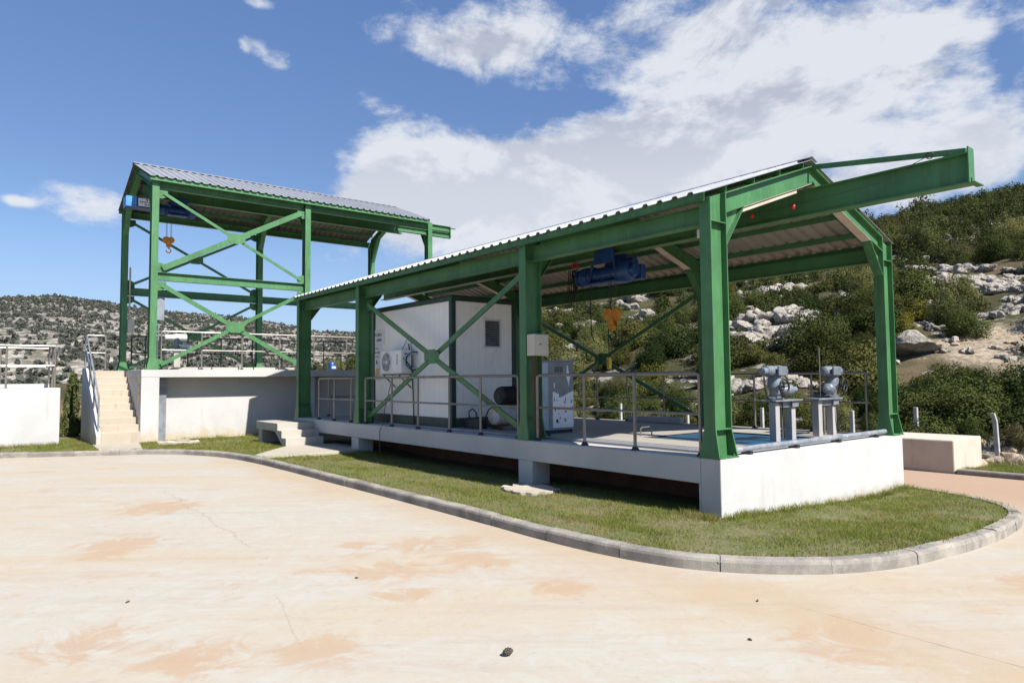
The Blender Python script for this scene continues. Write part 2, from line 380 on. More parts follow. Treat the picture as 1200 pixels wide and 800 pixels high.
def leafmat(name, ca, cb, trans=.25, scale=1.3, patch=None):
    m, t, b = material(name)
    p = t.pos(); n = t.noise(p, scale, 4, .6); n2 = t.noise(p, scale*9, 2, .5)
    oi = t.n.new('ShaderNodeObjectInfo').outputs['Random']
    f = t.math('ADD', t.math('MULTIPLY', n, .7), t.math('MULTIPLY', n2, .5))
    f = t.math('ADD', t.math('SUBTRACT', f, .1), t.math('MULTIPLY', t.math('SUBTRACT', oi, .5), .5))
    c = t.mix(t.ss(f, .25, .8), ca, cb)
    if patch:
        pn = t.noise(p, patch[1], 6, .72); c = t.mix(t.math('MULTIPLY', t.ss(pn, .44, .60), .9), c, patch[0])
        pm = t.noise(p, 5.5, 4, .7); c = t.mix(t.math('MULTIPLY', t.ss(pm, .50, .66), .6), c, (.11, .185, .03))
    d = t.node('ShaderNodeBsdfDiffuse'); tr = t.node('ShaderNodeBsdfTranslucent'); mx = t.node('ShaderNodeMixShader')
    t.put(d.inputs['Color'], c); t.put(tr.inputs['Color'], c); mx.inputs[0].default_value = trans
    t.l.new(d.outputs[0], mx.inputs[1]); t.l.new(tr.outputs[0], mx.inputs[2])
    out = m.node_tree.nodes['Material Output']; t.l.new(mx.outputs[0], out.inputs['Surface']); m.node_tree.nodes.remove(b)
    return m
M['leaf_a'] = leafmat('dark evergreen leaves', (.022, .036, .012), (.080, .096, .030))
M['leaf_b'] = leafmat('olive leaves', (.034, .041, .013), (.112, .112, .036))
M['leaf_c'] = leafmat('yellow green leaves', (.075, .080, .016), (.20, .175, .035))
M['leaf_d'] = leafmat('conifer leaves', (.085, .098, .036), (.20, .195, .075))
M['leaf_e'] = leafmat('half dry leaves', (.050, .046, .022), (.13, .112, .056))
M['scrub'] = leafmat('scrub leaves', (.027, .039, .014), (.084, .094, .034), scale=.25)
M['scrubfar'] = leafmat('hazed far scrub leaves', (.085, .092, .075), (.165, .168, .135), scale=.05)  # distance haze put into the leaf colour, greyed and lightened
M['twig'] = paint('dry twigs', (.23, .19, .15), .9, 0, .2, 6)
M['grass'] = leafmat('grass blades', (.17, .225, .035), (.36, .385, .10), .40, 2.0, ((.37, .335, .12), 1.3))
M['bark'] = paint('bark', (.09, .07, .05), .9, 0, .2, 6)
def mat_rock():
    m, t, b = material('limestone'); p = t.pos()
    n = t.noise(p, 1.2, 7, .7); n2 = t.noise(p, 7, 5, .7)
    v = t.node('ShaderNodeTexVoronoi', feature='DISTANCE_TO_EDGE'); t.put(v.inputs['Vector'], t.map(p, (1.2, 1.2, 2.0))); v.inputs['Scale'].default_value = 1.1
    c = t.mix(t.ss(n, .35, .68), (.38, .345, .295), (.60, .55, .475))
    c = t.mix(t.math('MULTIPLY', t.ss(n2, .52, .72), .7), c, (.20, .19, .18))
    c = t.mix(t.math('MULTIPLY', t.math('SUBTRACT', 1, t.ss(v.outputs[0], .0, .06)), .55), c, (.17, .15, .13))
    t.put(b.inputs['Base Color'], c); b.inputs['Roughness'].default_value = .95; b.inputs['Specular IOR Level'].default_value = .15
    t.put(b.inputs['Normal'], t.bump(t.math('ADD', t.math('MULTIPLY', n, 2), n2), .9, .12)); return m
M['rock'] = mat_rock()
M['fieldstone'] = paint('pale field stone', (.46, .36, .26), .95, 0, .22, 2.5, .6, (.30, .20, .13), .6)
def mat_water():
    m, t, b = material('blue tank water'); p = t.pos()
    b.inputs['Base Color'].default_value = (.008, .060, .12, 1); b.inputs['Roughness'].default_value = .45; b.inputs['Specular IOR Level'].default_value = .12
    t.put(b.inputs['Normal'], t.bump(t.noise(p, 7, 3, .5), .15, .02)); return m
M['water'] = mat_water()
def mat_panel():
    m, t, b = material('sandwich panel'); p = t.pos(); z = t.sep(p)
    w = t.math('ADD', z[0], z[1]); tri = t.math('PINGPONG', w, .10)
    groove = t.ss(tri, .0, .012)
    n = t.noise(p, 2, 4, .6)
    c = t.mix(t.ss(n, .3, .7), (.80, .775, .73), (.85, .83, .785))
    sm = t.noise(p, 3.3, 4, .65); c = t.mix(t.math('MULTIPLY', t.ss(sm, .62, .75), .35), c, (.42, .33, .28))
    c = t.mix(t.math('MULTIPLY', t.math('SUBTRACT', 1, groove), .18), c, (.40, .39, .37))
    t.put(b.inputs['Base Color'], c); b.inputs['Roughness'].default_value = .45
    t.put(b.inputs['Normal'], t.bump(groove, .5, .006)); return m
M['panel'] = mat_panel()

# deeper sun-and-shade contrast put into colour: common factors darken materials lying in the sun
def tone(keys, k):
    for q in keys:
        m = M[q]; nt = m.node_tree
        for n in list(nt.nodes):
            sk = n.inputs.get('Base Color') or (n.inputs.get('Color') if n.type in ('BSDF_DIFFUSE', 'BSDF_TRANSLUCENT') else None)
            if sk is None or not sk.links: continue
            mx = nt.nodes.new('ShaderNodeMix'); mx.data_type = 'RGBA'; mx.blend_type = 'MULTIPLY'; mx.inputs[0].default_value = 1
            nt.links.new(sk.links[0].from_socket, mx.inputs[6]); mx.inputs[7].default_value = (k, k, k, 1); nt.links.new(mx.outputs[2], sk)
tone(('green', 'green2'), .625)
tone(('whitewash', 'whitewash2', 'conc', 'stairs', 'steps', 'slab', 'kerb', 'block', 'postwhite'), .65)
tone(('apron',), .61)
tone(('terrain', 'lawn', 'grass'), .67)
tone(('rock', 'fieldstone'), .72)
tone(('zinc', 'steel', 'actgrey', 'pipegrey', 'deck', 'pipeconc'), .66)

# ---------------------------------------------------------------- the setting
def fz(u, v): return float(flat_z(np.array(u, float), np.array(v, float)))
# terrain: one polar sheet out to the horizon
az = np.concatenate([np.arange(-180, -14, 4.), np.arange(-14, 92, .17), np.arange(92, 180, 4.)])
rr = np.concatenate([[.01, 1.5], np.geomspace(3, 640, 330), np.geomspace(700, 5000, 12)])
A_, R_ = np.meshgrid(np.radians(az), rr)
U = OX+R_*np.sin(A_); V = OY+R_*np.cos(A_); Z = hz(U, V)
na = len(az); nr = len(rr)
ii, jj = np.meshgrid(np.arange(nr-1), np.arange(na), indexing='ij'); j2 = (jj+1) % na
F = np.stack([ii*na+jj, ii*na+j2, (ii+1)*na+j2, (ii+1)*na+jj], -1).reshape(-1, 4)[:, ::-1]
tag(np_obj('ground', np.stack([U, V, Z], -1).reshape(-1, 3), F, M['terrain'], True), 'rocky hill ground rising behind the yard', kind='structure')

# concrete yard, with the road running on behind the long canopy
def grid(name, u0, u1, v0, v1, st, dz, mat):
    us = np.linspace(u0, u1, int((u1-u0)/st)+1); vs = np.linspace(v0, v1, int((v1-v0)/st)+1)
    us[np.argmin(abs(us))] = 0
    X, Y = np.meshgrid(us, vs); Zz = flat_z(X, Y)+dz
    n = len(us); i, j = np.meshgrid(np.arange(len(vs)-1), np.arange(n-1), indexing='ij')
    F = np.stack([i*n+j, i*n+j+1, (i+1)*n+j+1, (i+1)*n+j], -1).reshape(-1, 4)
    return np.stack([X, Y, Zz], -1).reshape(-1, 3), F
a1, f1 = grid('', -45, 10.56, -45, 17, .5, .010, None); a2, f2 = grid('', 5.5, 10.56, 17, 45, .5, .010, None)
tag(np_obj('concrete_yard', np.concatenate([a1, a2]), np.concatenate([f1, f2+len(a1)]), M['apron'], True), 'pale orange stained concrete yard', kind='structure')

# kerb line: outer foot of the kerb, from the far left round the grass island
KL = [(-13, 18.7), (-9.5, 16.75), (-6.61, 15.21), (-4.67, 14.11), (-3.6, 13.45), (-3.0, 12.7), (-2.6, 11.6), (-2.42, 10.2), (-2.37, 8.4), (-2.36, 5.9), (-2.36, 3.2), (-2.38, 1.5), (-2.40, .6), (-2.36, -.25),
      (-2.2, -.96), (-1.96, -1.4), (-1.6, -1.80), (-1.15, -2.13), (-.56, -2.36), (.15, -2.46), (.85, -2.47), (1.74, -2.44), (2.5, -2.36), (3.2, -2.24), (3.85, -2.05), (4.5, -1.68), (5.05, -1.1), (5.45, -.3), (5.62, .6), (5.66, 2.5), (5.66, 14)]
def smooth_line(P, step=.08):
    P = np.array(P); out = []
    for i in range(len(P)-1):
        p0 = P[max(i-1, 0)]; p1 = P[i]; p2 = P[i+1]; p3 = P[min(i+2, len(P)-1)]
        n = max(2, int(np.linalg.norm(p2-p1)/step))
        for k in range(n):
            t = k/n
            out.append(.5*((2*p1)+(-p0+p2)*t+(2*p0-5*p1+4*p2-p3)*t*t+(-p0+3*p1-3*p2+p3)*t**3))
    out.append(P[-1]); return np.array(out)
def offset(L, d):
    t = np.gradient(L, axis=0); t /= np.linalg.norm(t, axis=1)[:, None]
    return L+np.stack([-t[:, 1], t[:, 0]], 1)*d      # to the left of travel
KLs = smooth_line(KL); KIN = offset(KLs, .15)
def kerb_mesh(line, length, wid, h, left=1):
    mb = MB(); inn = offset(line, wid*left); cum = np.concatenate([[0], np.cumsum(np.linalg.norm(np.diff(line, axis=0), axis=1))])
    s = 0
    while s < cum[-1]-.2:
        e = min(s+length*random.uniform(.97, 1.03), cum[-1]); ss = np.linspace(s+.004, e-.004, 7)
        jz = random.uniform(-.006, .006); jo = random.uniform(-.006, .006)
        rings = []
        for q in ss:
            a = np.array([np.interp(q, cum, line[:, 0]), np.interp(q, cum, line[:, 1])]); b = np.array([np.interp(q, cum, inn[:, 0]), np.interp(q, cum, inn[:, 1])])
            z = fz(*a); d = (b-a)/np.linalg.norm(b-a); a = a+d*jo
            P = lambda k, zz: (a[0]+d[0]*k, a[1]+d[1]*k, z+zz)
            rings.append([P(0, -.08), P(.006, h-.035+jz), P(.016, h-.012+jz), P(.038, h+jz), P(wid, h+jz), P(wid, -.08)])
        n = 6; vs = [p for r in rings for p in r]; fs = [list(range(n)), [6*n+k for k in range(n)][::-1]]
        for i in range(6):
            for k in range(n): fs.append([i*n+k, (i+1)*n+k, (i+1)*n+(k+1) % n, i*n+(k+1) % n])
        mb.add(vs, fs); s = e
    return mb
tag(kerb_mesh(KLs, 1.0, .15, .13).build('kerb', M['kerb']), 'pale concrete kerb stones edging the grass round the canopies', kind='structure')
K2 = smooth_line([(10.57, -9), (10.57, -4), (10.58, -1), (10.60, .96)])
tag(kerb_mesh(K2, 1.0, .15, .13, -1).build('kerb', M['kerb']), 'low kerb beside the road in front of the concrete block', kind='structure')

# the turf is level with the kerb top at its edge and lies lower towards the platform
GU, GV = np.arange(-14, 8, .1), np.arange(-4, 31, .1); _gx, _gy = np.meshgrid(GU, GV, indexing='ij'); _d = np.full(_gx.shape, 9.)
for q in KIN[::4]: _d = np.minimum(_d, np.hypot(_gx-q[0], _gy-q[1]))
LAWN = .105-.085*sstep(.25, 1.3, _d)*(1-sstep(9.2, 10.4, _gy))
def lawn_z(u, v):
    i = np.clip(((np.asarray(u)+14)/.1).astype(int), 0, len(GU)-1); j = np.clip(((np.asarray(v)+4)/.1).astype(int), 0, len(GV)-1)
    return flat_z(u, v)+np.where(np.asarray(u) > 8, .10, LAWN[i, j])
# lawn sheet inside the kerb
def cdt(poly, st, dz, name, mat):
    poly = [tuple(p) for p in poly]; pts = [Vector(p) for p in poly]; n = len(pts)
    P = np.array(poly); u0, v0 = P.min(0); u1, v1 = P.max(0)
    extra = [Vector((u, v)) for u in np.arange(math.floor(u0), u1, st) for v in np.arange(math.floor(v0), v1, st)]
    vs, es, fs, *_ = delaunay_2d_cdt(pts+extra, [(i, (i+1) % n) for i in range(n)], [], 1, 1e-5)
    X = np.array([tuple(v) for v in vs]); Zz = (lawn_z(X[:, 0], X[:, 1]) if dz == .105 else flat_z(X[:, 0], X[:, 1])+dz)
    return np_obj(name, np.column_stack([X, Zz]), np.array([list(f) for f in fs]), mat)
lawn_poly = [tuple(p) for p in KIN[::3]]+[(5.5, 30), (-13, 30)]
tag(cdt(lawn_poly, .25, .105, 'lawn', M['lawn']), 'turf soil inside the kerb', kind='structure')
tag(cdt([(10.72, -9), (10.72, .97), (12.6, .97), (12.6, 1.6), (13.5, 1.6), (13.5, -9)], .5, .10, 'lawn', M['lawn']), 'turf strip beyond the road at the foot of the hill', kind='structure')
# path slabs through the lawn
def slab(poly, z, th, name, label, kind=None, cat=None, mat='slab', bevel=.012):
    mb = MB(); mb.prism([(u, v, z-th) for u, v in poly], [(u, v, z) for u, v in poly])
    o = mb.build(name, M[mat], bevel=bevel); return tag(o, label, cat, kind=kind)
slab([(-4.72, 14.30), (-3.86, 13.78), (-3.52, 16.10), (-4.62, 16.10)], -.603, .2, 'path', 'short concrete path from the kerb to the tall stair', 'structure')
slab([(-2.24, 9.75), (.35, 10.0), (.35, 11.93), (-1.05, 11.93), (-2.27, 10.45)], -.600, .2, 'path', 'short concrete path from the kerb to the low steps', 'structure')
def rough_slab(cu, cv, a, b, rot, z, name, label):
    mb = MB(); n = 34; pts = []
    for i in range(n):
        t = 2*math.pi*i/n; c, s = math.cos(t), math.sin(t)
        k = 1/max(abs(c), abs(s))**.6*random.uniform(.80, 1.14)
        x, y = a*c*k, b*s*k; pts.append((cu+x*math.cos(rot)-y*math.sin(rot), cv+x*math.sin(rot)+y*math.cos(rot)))
    mb.prism([(p[0], p[1], z-.15) for p in pts], [(p[0]+random.uniform(-.02, .02), p[1]+random.uniform(-.02, .02), z+random.uniform(-.02, .012)) for p in pts])
    return tag(mb.build(name, M['slab'], bevel=.01), label, 'concrete slab')
rough_slab(-.42, 3.20, .36, .40, R(8), -.675, 'drain_cover_slab', 'rough flat concrete slab lying in the grass at the foot of the middle pillar')
o = rough_slab(-2.70, 15.28, .50, .34, R(-15), -.575, 'manhole_slab', 'low concrete manhole slab with a round lid in front of the tall white block')
mb = MB(); mb.lathe((-2.6, 15.32, -.572), (0, 0, 1), [(.20, 0), (.20, .018), (.18, .024), (.0, .024)], 20); mb.build('manhole_lid', M['conc'], o, at=None)

# grass blades on the turf
PU = np.array(lawn_poly)
def inpoly(u, v, P):
    c = np.zeros(len(u), bool); x1, y1 = P[:, 0], P[:, 1]; x2, y2 = np.roll(x1, -1), np.roll(y1, -1)
    for a, b, cc, d in zip(x1, y1, x2, y2):
        if b == d: continue
        k = (b > v) != (d > v); c ^= k & (u < (cc-a)*(v-b)/(d-b)+a)
    return c
def blades(n, u0, u1, v0, v1, ok, z_off, h0, h1, wid):
    u = RNG.uniform(u0, u1, n); v = RNG.uniform(v0, v1, n); k = ok(u, v); u, v = u[k], v[k]; n = len(u)
    patch = fbm(u*1.4, v*1.4, 31, 4)+.5; patch2 = fbm(u*5, v*5, 37, 3)+.5
    keep = RNG.uniform(0, 1, n) < np.clip(.20+1.5*(patch-.37)+.5*(patch2-.4), .12, 1); u, v, patch, patch2 = u[keep], v[keep], patch[keep], patch2[keep]; n = len(u)
    z = lawn_z(u, v)-.004; h = RNG.uniform(h0, h1, n)*(.45+.9*patch2)*(.6+.7*patch); a = RNG.uniform(0, 2*np.pi, n); ln = RNG.uniform(.2, 1.1, n)*h; la = RNG.uniform(0, 2*np.pi, n)
    dx, dy = np.cos(a)*wid, np.sin(a)*wid
    V = np.empty((n, 3, 3)); V[:, 0] = np.stack([u-dx, v-dy, z], 1); V[:, 1] = np.stack([u+dx, v+dy, z], 1); V[:, 2] = np.stack([u+np.cos(la)*ln, v+np.sin(la)*ln, z+h], 1)
    return V.reshape(-1, 3)
def on_lawn(u, v):
    k = inpoly(u, v, PU)
    k &= ~((u > .55) & (v > .33) & (v < 17)) & ~((u > -.02) & (u < 5.34) & (v > -.02) & (v < .34))
    k &= ~((u > -1.0) & (v > 11.9) & (v < 14.2)) & ~((v > 16.05) & (u > -4.66)) & ~((v > 16.55) & (u > -3.4))
    k &= ~((v > 17) & (u < -5.25))
    k &= ~((u > -2.15) & (u < .4) & (v > 9.86+.1*(u+2.2)) & (v < 10.5+1.2*(u+2.2)) & (v < 11.95))
    k &= ~((v > 13.5) & (v < 16.1) & (u > -4.72+(v-14.3)*.055) & (u < -3.86+(v-13.78)*.147))
    k &= ~(((u+.42)/.35)**2+((v-3.20)/.39)**2 < 1) & ~(((u+2.70)/.48)**2+((v-15.28)/.33)**2 < 1)
    return k
G1 = blades(330000, -2.3, 5.5, -2.5, 9.9, on_lawn, .10, .022, .056, .0035)
G2 = blades(60000, -2.3, 5.5, -2.5, 2, on_lawn, .10, .02, .055, .003)
G3 = blades(150000, -6.9, .6, 9.0, 19, on_lawn, .10, .04, .085, .006)
G = np.concatenate([G1, G2, G3])
# ragged tufts along the foot of the white end wall, the pillars and the kerb
def tufts(pts, n, h0, h1, sp):
    out = []
    for (u, v) in pts:
        k = int(n*random.uniform(.4, 1.3)); uu = u+RNG.normal(0, sp, k); vv = v+RNG.normal(0, sp, k)
        z = lawn_z(uu, vv)-.004; h = RNG.uniform(h0, h1, k); a = RNG.uniform(0, 6.28, k); la = RNG.uniform(0, 6.28, k); ln = h*RNG.uniform(.2, .9, k)
        V = np.empty((k, 3, 3)); V[:, 0] = np.stack([uu-np.cos(a)*.004, vv-np.sin(a)*.004, z], 1); V[:, 1] = np.stack([uu+np.cos(a)*.004, vv+np.sin(a)*.004, z], 1)
        V[:, 2] = np.stack([uu+np.cos(la)*ln, vv+np.sin(la)*ln, z+h], 1); out.append(V.reshape(-1, 3))
    return np.concatenate(out)
T = tufts([(random.uniform(.05, 5.3), -.06-abs(random.gauss(0, .05))) for _ in range(60)], 50, .05, .13, .05)
T2 = tufts([(-.07-abs(random.gauss(0, .08)), random.uniform(.0, .5)) for _ in range(22)], 40, .04, .10, .06)
T3 = tufts([tuple(KIN[random.randrange(30, len(KIN)-160)]+np.array([.02, .02])) for _ in range(420)], 20, .03, .085, .055)
T4 = tufts([(random.uniform(-6.8, -5.3), 16.9) for _ in range(40)]+[(random.uniform(-2.7, 1.6), 15.95+random.uniform(-.1, .5)) for _ in range(40)], 40, .06, .15, .08)
G = np.concatenate([G, T, T2, T3, T4])
tag(np_obj('grass', G, np.arange(len(G)).reshape(-1, 3), M['grass']), 'short patchy green grass on the turf inside the kerb', 'grass', kind='stuff')
G = blades(60000, 10.74, 13.6, -8, 1.6, lambda u, v: ~((v > .95) & (u < 12.5)), .095, .05, .12, .007)
tag(np_obj('grass', G, np.arange(len(G)).reshape(-1, 3), M['grass']), 'grass strip beyond the road at the foot of the hill', 'grass', kind='stuff')

# ---------------------------------------------------------------- hillside plants and rocks
def shrub_arrays(seed, nleaf, nclump, hr=.9, leaf=.10, conic=0):
    """unit shrub (radius 1): leaf sized faces gathered in clumps; returns quads (n,4,3)"""
    g = np.random.default_rng(seed)
    d = g.normal(size=(nclump, 3)); d[:, 2] = abs(d[:, 2])*.9-.12; d /= np.linalg.norm(d, axis=1)[:, None]
    rad = g.uniform(.30, .82, nclump)
    c = d*rad[:, None]; cr = g.uniform(.17, .36, nclump)
    if conic:
        zz = g.uniform(0, 1, nclump); aa = g.uniform(0, 6.28, nclump); q = (1-zz)**.8*.75*g.uniform(.4, 1, nclump)
        c = np.stack([np.cos(aa)*q, np.sin(aa)*q, zz*1.9-.05], 1); cr = g.uniform(.12, .26, nclump)
    k = g.integers(0, nclump, nleaf); dd = g.normal(size=(nleaf, 3)); dd /= np.linalg.norm(dd, axis=1)[:, None]
    p = c[k]+dd*(cr[k]*g.uniform(.35, 1.05, nleaf)**.6)[:, None]
    p[:, 2] = p[:, 2]*hr+.10
    pn = p/(np.linalg.norm(p, axis=1)[:, None]+1e-6); nrm = dd*.75+pn*.55+g.normal(size=(nleaf, 3))*.42; nrm /= np.linalg.norm(nrm, axis=1)[:, None]
    t = np.cross(nrm, g.normal(size=(nleaf, 3))); t /= np.linalg.norm(t, axis=1)[:, None]; b = np.cross(nrm, t)
    s = (leaf*g.uniform(.5, 1.15, nleaf))[:, None]
    Q = np.stack([p-t*s, p-b*s*.55, p+t*s, p+b*s*.55], 1)
    return Q[p[:, 2] > -.12]
def hits_slope(u, v): return float(hz(np.array([u]), np.array([v]))[0])
ROCKS = [(45.3, 27.7, 1.61), (47.0, 27.1, 1.92), (47.9, 25.6, 1.76), (32.5, 20.6, 2.24), (34.0, 20.1, 2.16), (34.1, 18.6, 2.33), (33.4, 16.8, 1.91), (31.6, 17.8, 2.42), (30.8, 15.7, 1.5), (27.6, 17.3, 1.76), (31.6, 15.3, 1.21), (38.9, 16.4, 1.49), (40.9, 18.0, .96), (39.6, 15.6, .8), (52.7, 21.7, .73), (20.5, 14.2, 1.45), (20.3, 12.9, 1.32), (20.3, 11.9, .99), (21.4, 14.5, .91), (18.8, 13.2, .91), (53.6, 17.0, 2.08), (42.0, 12.3, 1.45), (50.8, 14.0, 1.67), (46.5, 11.5, 1.4), (43.8, 10.2, 1.32), (43.0, 12.0, 1.35), (38.3, 8.0, 1.46), (40.9, 8.1, 1.42), (38.3, 6.8, 1.33), (42.3, 8.2, 1.04), (36.6, 6.5, 1.01), (45.9, 10.3, .91), (45.1, 8.9, .66), (28.6, 7.6, .57), (28.9, 8.3, .5), (34.9, 10.3, .58), (31.1, 6.0, .65), (32.2, 5.2, .98), (35.0, 6.1, .88), (43.3, 39.4, 2.16), (38.8, 34.3, 1.93), (35.1, 31.8, 1.24), (40.9, 37.8, 1.59), (37.1, 32.2, 1.14), (32.1, 36.1, 1.56), (33.8, 35.8, 1.44), (35.0, 36.0, 1.31), (38.1, 43.0, .99), (36.7, 43.3, 1.31), (30.1, 35.5, .96), (29.2, 21.7, .76), (32.4, 23.7, .59), (23.5, 27.4, .67), (57.8, 26.8, .82), (24.4, 3.7, .53), (25.8, 4.6, .42), (24.3, 6.0, .43), (26.9, 6.6, .53), (24.6, 5.2, .42), (20.8, 10.5, .96), (20.5, 9.4, .86), (64.4, 15.6, .61), (65.3, 13.6, .91), (56.7, 16.5, .71), (21.2, 16.7, .43)]  # outcrop positions and widths taken from image pixels, cast onto the terrain
for _ in range(34):
    th = R(random.uniform(40, 78)); r = random.uniform(32, 105); ROCKS.append((OX+r*math.sin(th), OY+r*math.cos(th), random.uniform(.6, 1.8)))
def rock_mesh(name, seed, mat, blocks=5, flat=.6, sub=4, rough=.42):
    rn = random.Random(seed); bm = bmesh.new()
    for k in range(blocks):
        n0 = len(bm.verts); r = bmesh.ops.create_icosphere(bm, subdivisions=sub, radius=1)
        sc = Vector((rn.uniform(.38, .78), rn.uniform(.32, .62), rn.uniform(.22, .46)*flat*1.5)) if blocks > 1 else Vector((1, .85, flat))
        rot = Matrix.Rotation(rn.uniform(0, 6.28), 3, 'Z') @ Matrix.Rotation(rn.uniform(-.3, .3), 3, 'X')
        off = Vector((rn.uniform(-.8, .8), rn.uniform(-.8, .8), rn.uniform(-.1, .3)*flat)) if blocks > 1 else Vector()
        P = np.array([tuple(q.co) for q in r['verts']])
        # blocky: push towards a few cutting planes
        for _ in range(9):
            n = np.array([rn.gauss(0, 1) for _ in range(3)]); n /= np.linalg.norm(n); d = rn.uniform(.45, .8)
            s = P@n; P = P-np.outer(np.maximum(s-d, 0)*.93, n)
        nz = fbm(P[:, 0]*2.2+seed+P[:, 2], P[:, 1]*2.2+k*7.3, seed, 5)+.5*fbm(P[:, 2]*5+seed, (P[:, 0]+P[:, 1])*4, seed+3, 3)
        P = P*(1+rough*nz)[:, None]
        for q, p in zip(r['verts'], P): q.co = rot @ Vector((p[0]*sc.x, p[1]*sc.y, p[2]*sc.z))+off
    me = bpy.data.meshes.new(name); bm.to_mesh(me); bm.free(); me.materials.append(mat)
    me.shade_smooth(); me.set_sharp_from_angle(angle=R(32)); return me
ROCKS += [(u+random.uniform(-.5, .5)*w, v+random.uniform(-.55, .55)*w, w*random.uniform(.7, 1.0)) for u, v, w in ROCKS[:33]]
rock_m = [rock_mesh('limestone_outcrop', s, M['rock'], 9, .8, 4, .38) for s in (3, 8, 15, 22, 31)]
for u, v, w in ROCKS:
    o = bpy.data.objects.new('limestone_outcrop', random.choice(rock_m)); COL.objects.link(o); w *= 1.1
    o.location = (u, v, hits_slope(u, v)-w*.04); o.rotation_euler = (random.uniform(-.15, .15), random.uniform(-.15, .15), random.uniform(0, 6.28)); o.scale = (w*.62, w*.62, w*.62*random.uniform(.8, 1.15))
    tag(o, 'pale grey limestone outcrop breaking through the scrub on the hillside', 'rock', 'limestone outcrops on the hillside')
o = bpy.data.objects.new('boulder', rock_mesh('boulder', 41, M['rock'], 1, .62, 5, .3)); COL.objects.link(o)
o.location = (24.2, 6.85, hits_slope(24.2, 6.85)+.25); o.scale = (1.2, 1.2, 1.15); o.rotation_euler = (0, 0, .6)
tag(o, 'big rounded grey boulder beside the bare slope right of the near canopy', 'boulder')
st_m = [rock_mesh('field_stone', s, M['fieldstone'], 1, .62, 3, .35) for s in (51, 52, 53, 54)]
def stone(u, v, w):
    o = bpy.data.objects.new('field_stone', random.choice(st_m)); COL.objects.link(o)
    o.location = (u, v, hits_slope(u, v)+w*.12); o.rotation_euler = (random.uniform(-.4, .4), random.uniform(-.4, .4), random.uniform(0, 6.28)); o.scale = (w*.5, w*.5, w*.5)
    tag(o, 'pale field stone in the rubble row at the foot of the hill', 'stone', 'field stones along the foot of the hill')
for _ in range(62):
    v = random.uniform(-1.2, 14); stone(13.3+random.gauss(0, .3), v, random.uniform(.22, .62))
for _ in range(22): stone(13.9+random.gauss(0, .4), .9+random.gauss(0, .7), random.uniform(.25, .6))
for _ in range(26): stone(random.uniform(24, 29), random.uniform(2.5, 8.5), random.uniform(.15, .45))

# shrubs: candidates over the slope, kept apart from the rocks and from what would hide them
cand = []
def cam_polar(u, v): return math.hypot(u-OX, v-OY), math.atan2(u-OX, v-OY)
rk = [(*cam_polar(u, v), w*1.3) for u, v, w in ROCKS[:65]]+[(*cam_polar(24.2, 6.85), 2.6)]
def blocked(u, v, rad, h):
    r, th = cam_polar(u, v)
    for rr_, tt, w in rk:
        if abs(th-tt)*rr_ < (w*.42+rad*.6) and -w*.3 < rr_-r < 1.5*h+.8: return True
    return 23.6 < u < 29.5 and 2.5 < v < 6.6 and random.random() < .78
rows = []
for v in np.arange(-2.5, 9, .88):       # dense belt behind the fence line, right of the near canopy
    for du, hh in ((0, 1.05), (1.5, 1.3), (3.0, 1.4), (4.6, 1.3)):
        rows.append((14.9+du+random.gauss(0, .3), v+random.gauss(0, .3), (.95 if v < 4.2 else .66)*random.uniform(.5, 1.2)*hh))
for v in np.arange(9, 36, .85):
    for du in (0, 1.7, 3.3):
        rows.append((14.8+du+random.gauss(0, .35), v+random.gauss(0, .3), random.uniform(.55, .95)))
plist = []
for u, v, s in rows:
    if not blocked(u, v, s, s*1.5): plist.append((u, v, s))
tries = RNG.uniform(size=(60000, 3)); pts = np.zeros((0, 3))
for a, b, c in tries:
    th = R(24+62*a); r = math.sqrt(26**2+(150**2-26**2)*b); u, v = OX+r*math.sin(th), OY+r*math.cos(th)
    if u < 17.6: continue
    s = (.62+1.05*c**1.5)*(1.0 if r < 60 else 1.1)*(1.45 if random.random() < .10 else 1)
    if len(pts) and (np.hypot(pts[:, 0]-u, pts[:, 1]-v) < (pts[:, 2]+s)*.355).any(): continue
    if blocked(u, v, s, s*1.6): continue
    pts = np.vstack([pts, [u, v, s]]); plist.append((u, v, s))
    if len(pts) > 3500: break
plist.sort(key=lambda q: -q[2]/cam_polar(q[0], q[1])[0])
kinds = [('leaf_e', .9, .034, 44, 'grey brown half dry shrub growing on the rocky hillside'), ('leaf_d', 1.55, .037, 70, 'tall pointed green shrub rising above the scrub on the rocky hillside'), ('leaf_a', .95, .038, 64, 'dense dark green evergreen shrub growing on the rocky hillside'), ('leaf_b', .85, .036, 56, 'olive green shrub with loose outline growing on the rocky hillside'),
         ('leaf_a', 1.25, .038, 70, 'tall dark green bush growing on the rocky hillside'), ('leaf_b', 1.05, .036, 60, 'bushy olive green shrub growing on the rocky hillside')]
protos = []
for i, (mt, hr, lf, nc, lab) in enumerate(kinds+kinds[1:]+kinds[2:]):
    Q = shrub_arrays(100+i, 10000, nc, hr, lf); n = len(Q)
    V = Q.reshape(-1, 3); Fq = np.arange(4*n).reshape(-1, 4)
    me = np_mesh('wild_shrub', V, Fq, [M[mt]]); protos.append((me, lab))
yl = np_mesh('wild_shrub', shrub_arrays(140, 6000, 44, 1.15, .045).reshape(-1, 3), np.arange(4*len(shrub_arrays(140, 6000, 44, 1.15, .045))).reshape(-1, 4), M['leaf_c'])
def put_shrub(me, lab, u, v, s, group='wild shrubs on the hillside', name='wild_shrub', cat='shrub'):
    o = bpy.data.objects.new(name, me); COL.objects.link(o); o.location = (u, v, hits_slope(u, v)-.05*s)
    k = random.uniform(.88, 1.15); o.scale = (s*k, s, s*random.uniform(.85, 1.25)); o.rotation_euler = (0, 0, random.uniform(0, 6.28)); return tag(o, lab, cat, group)
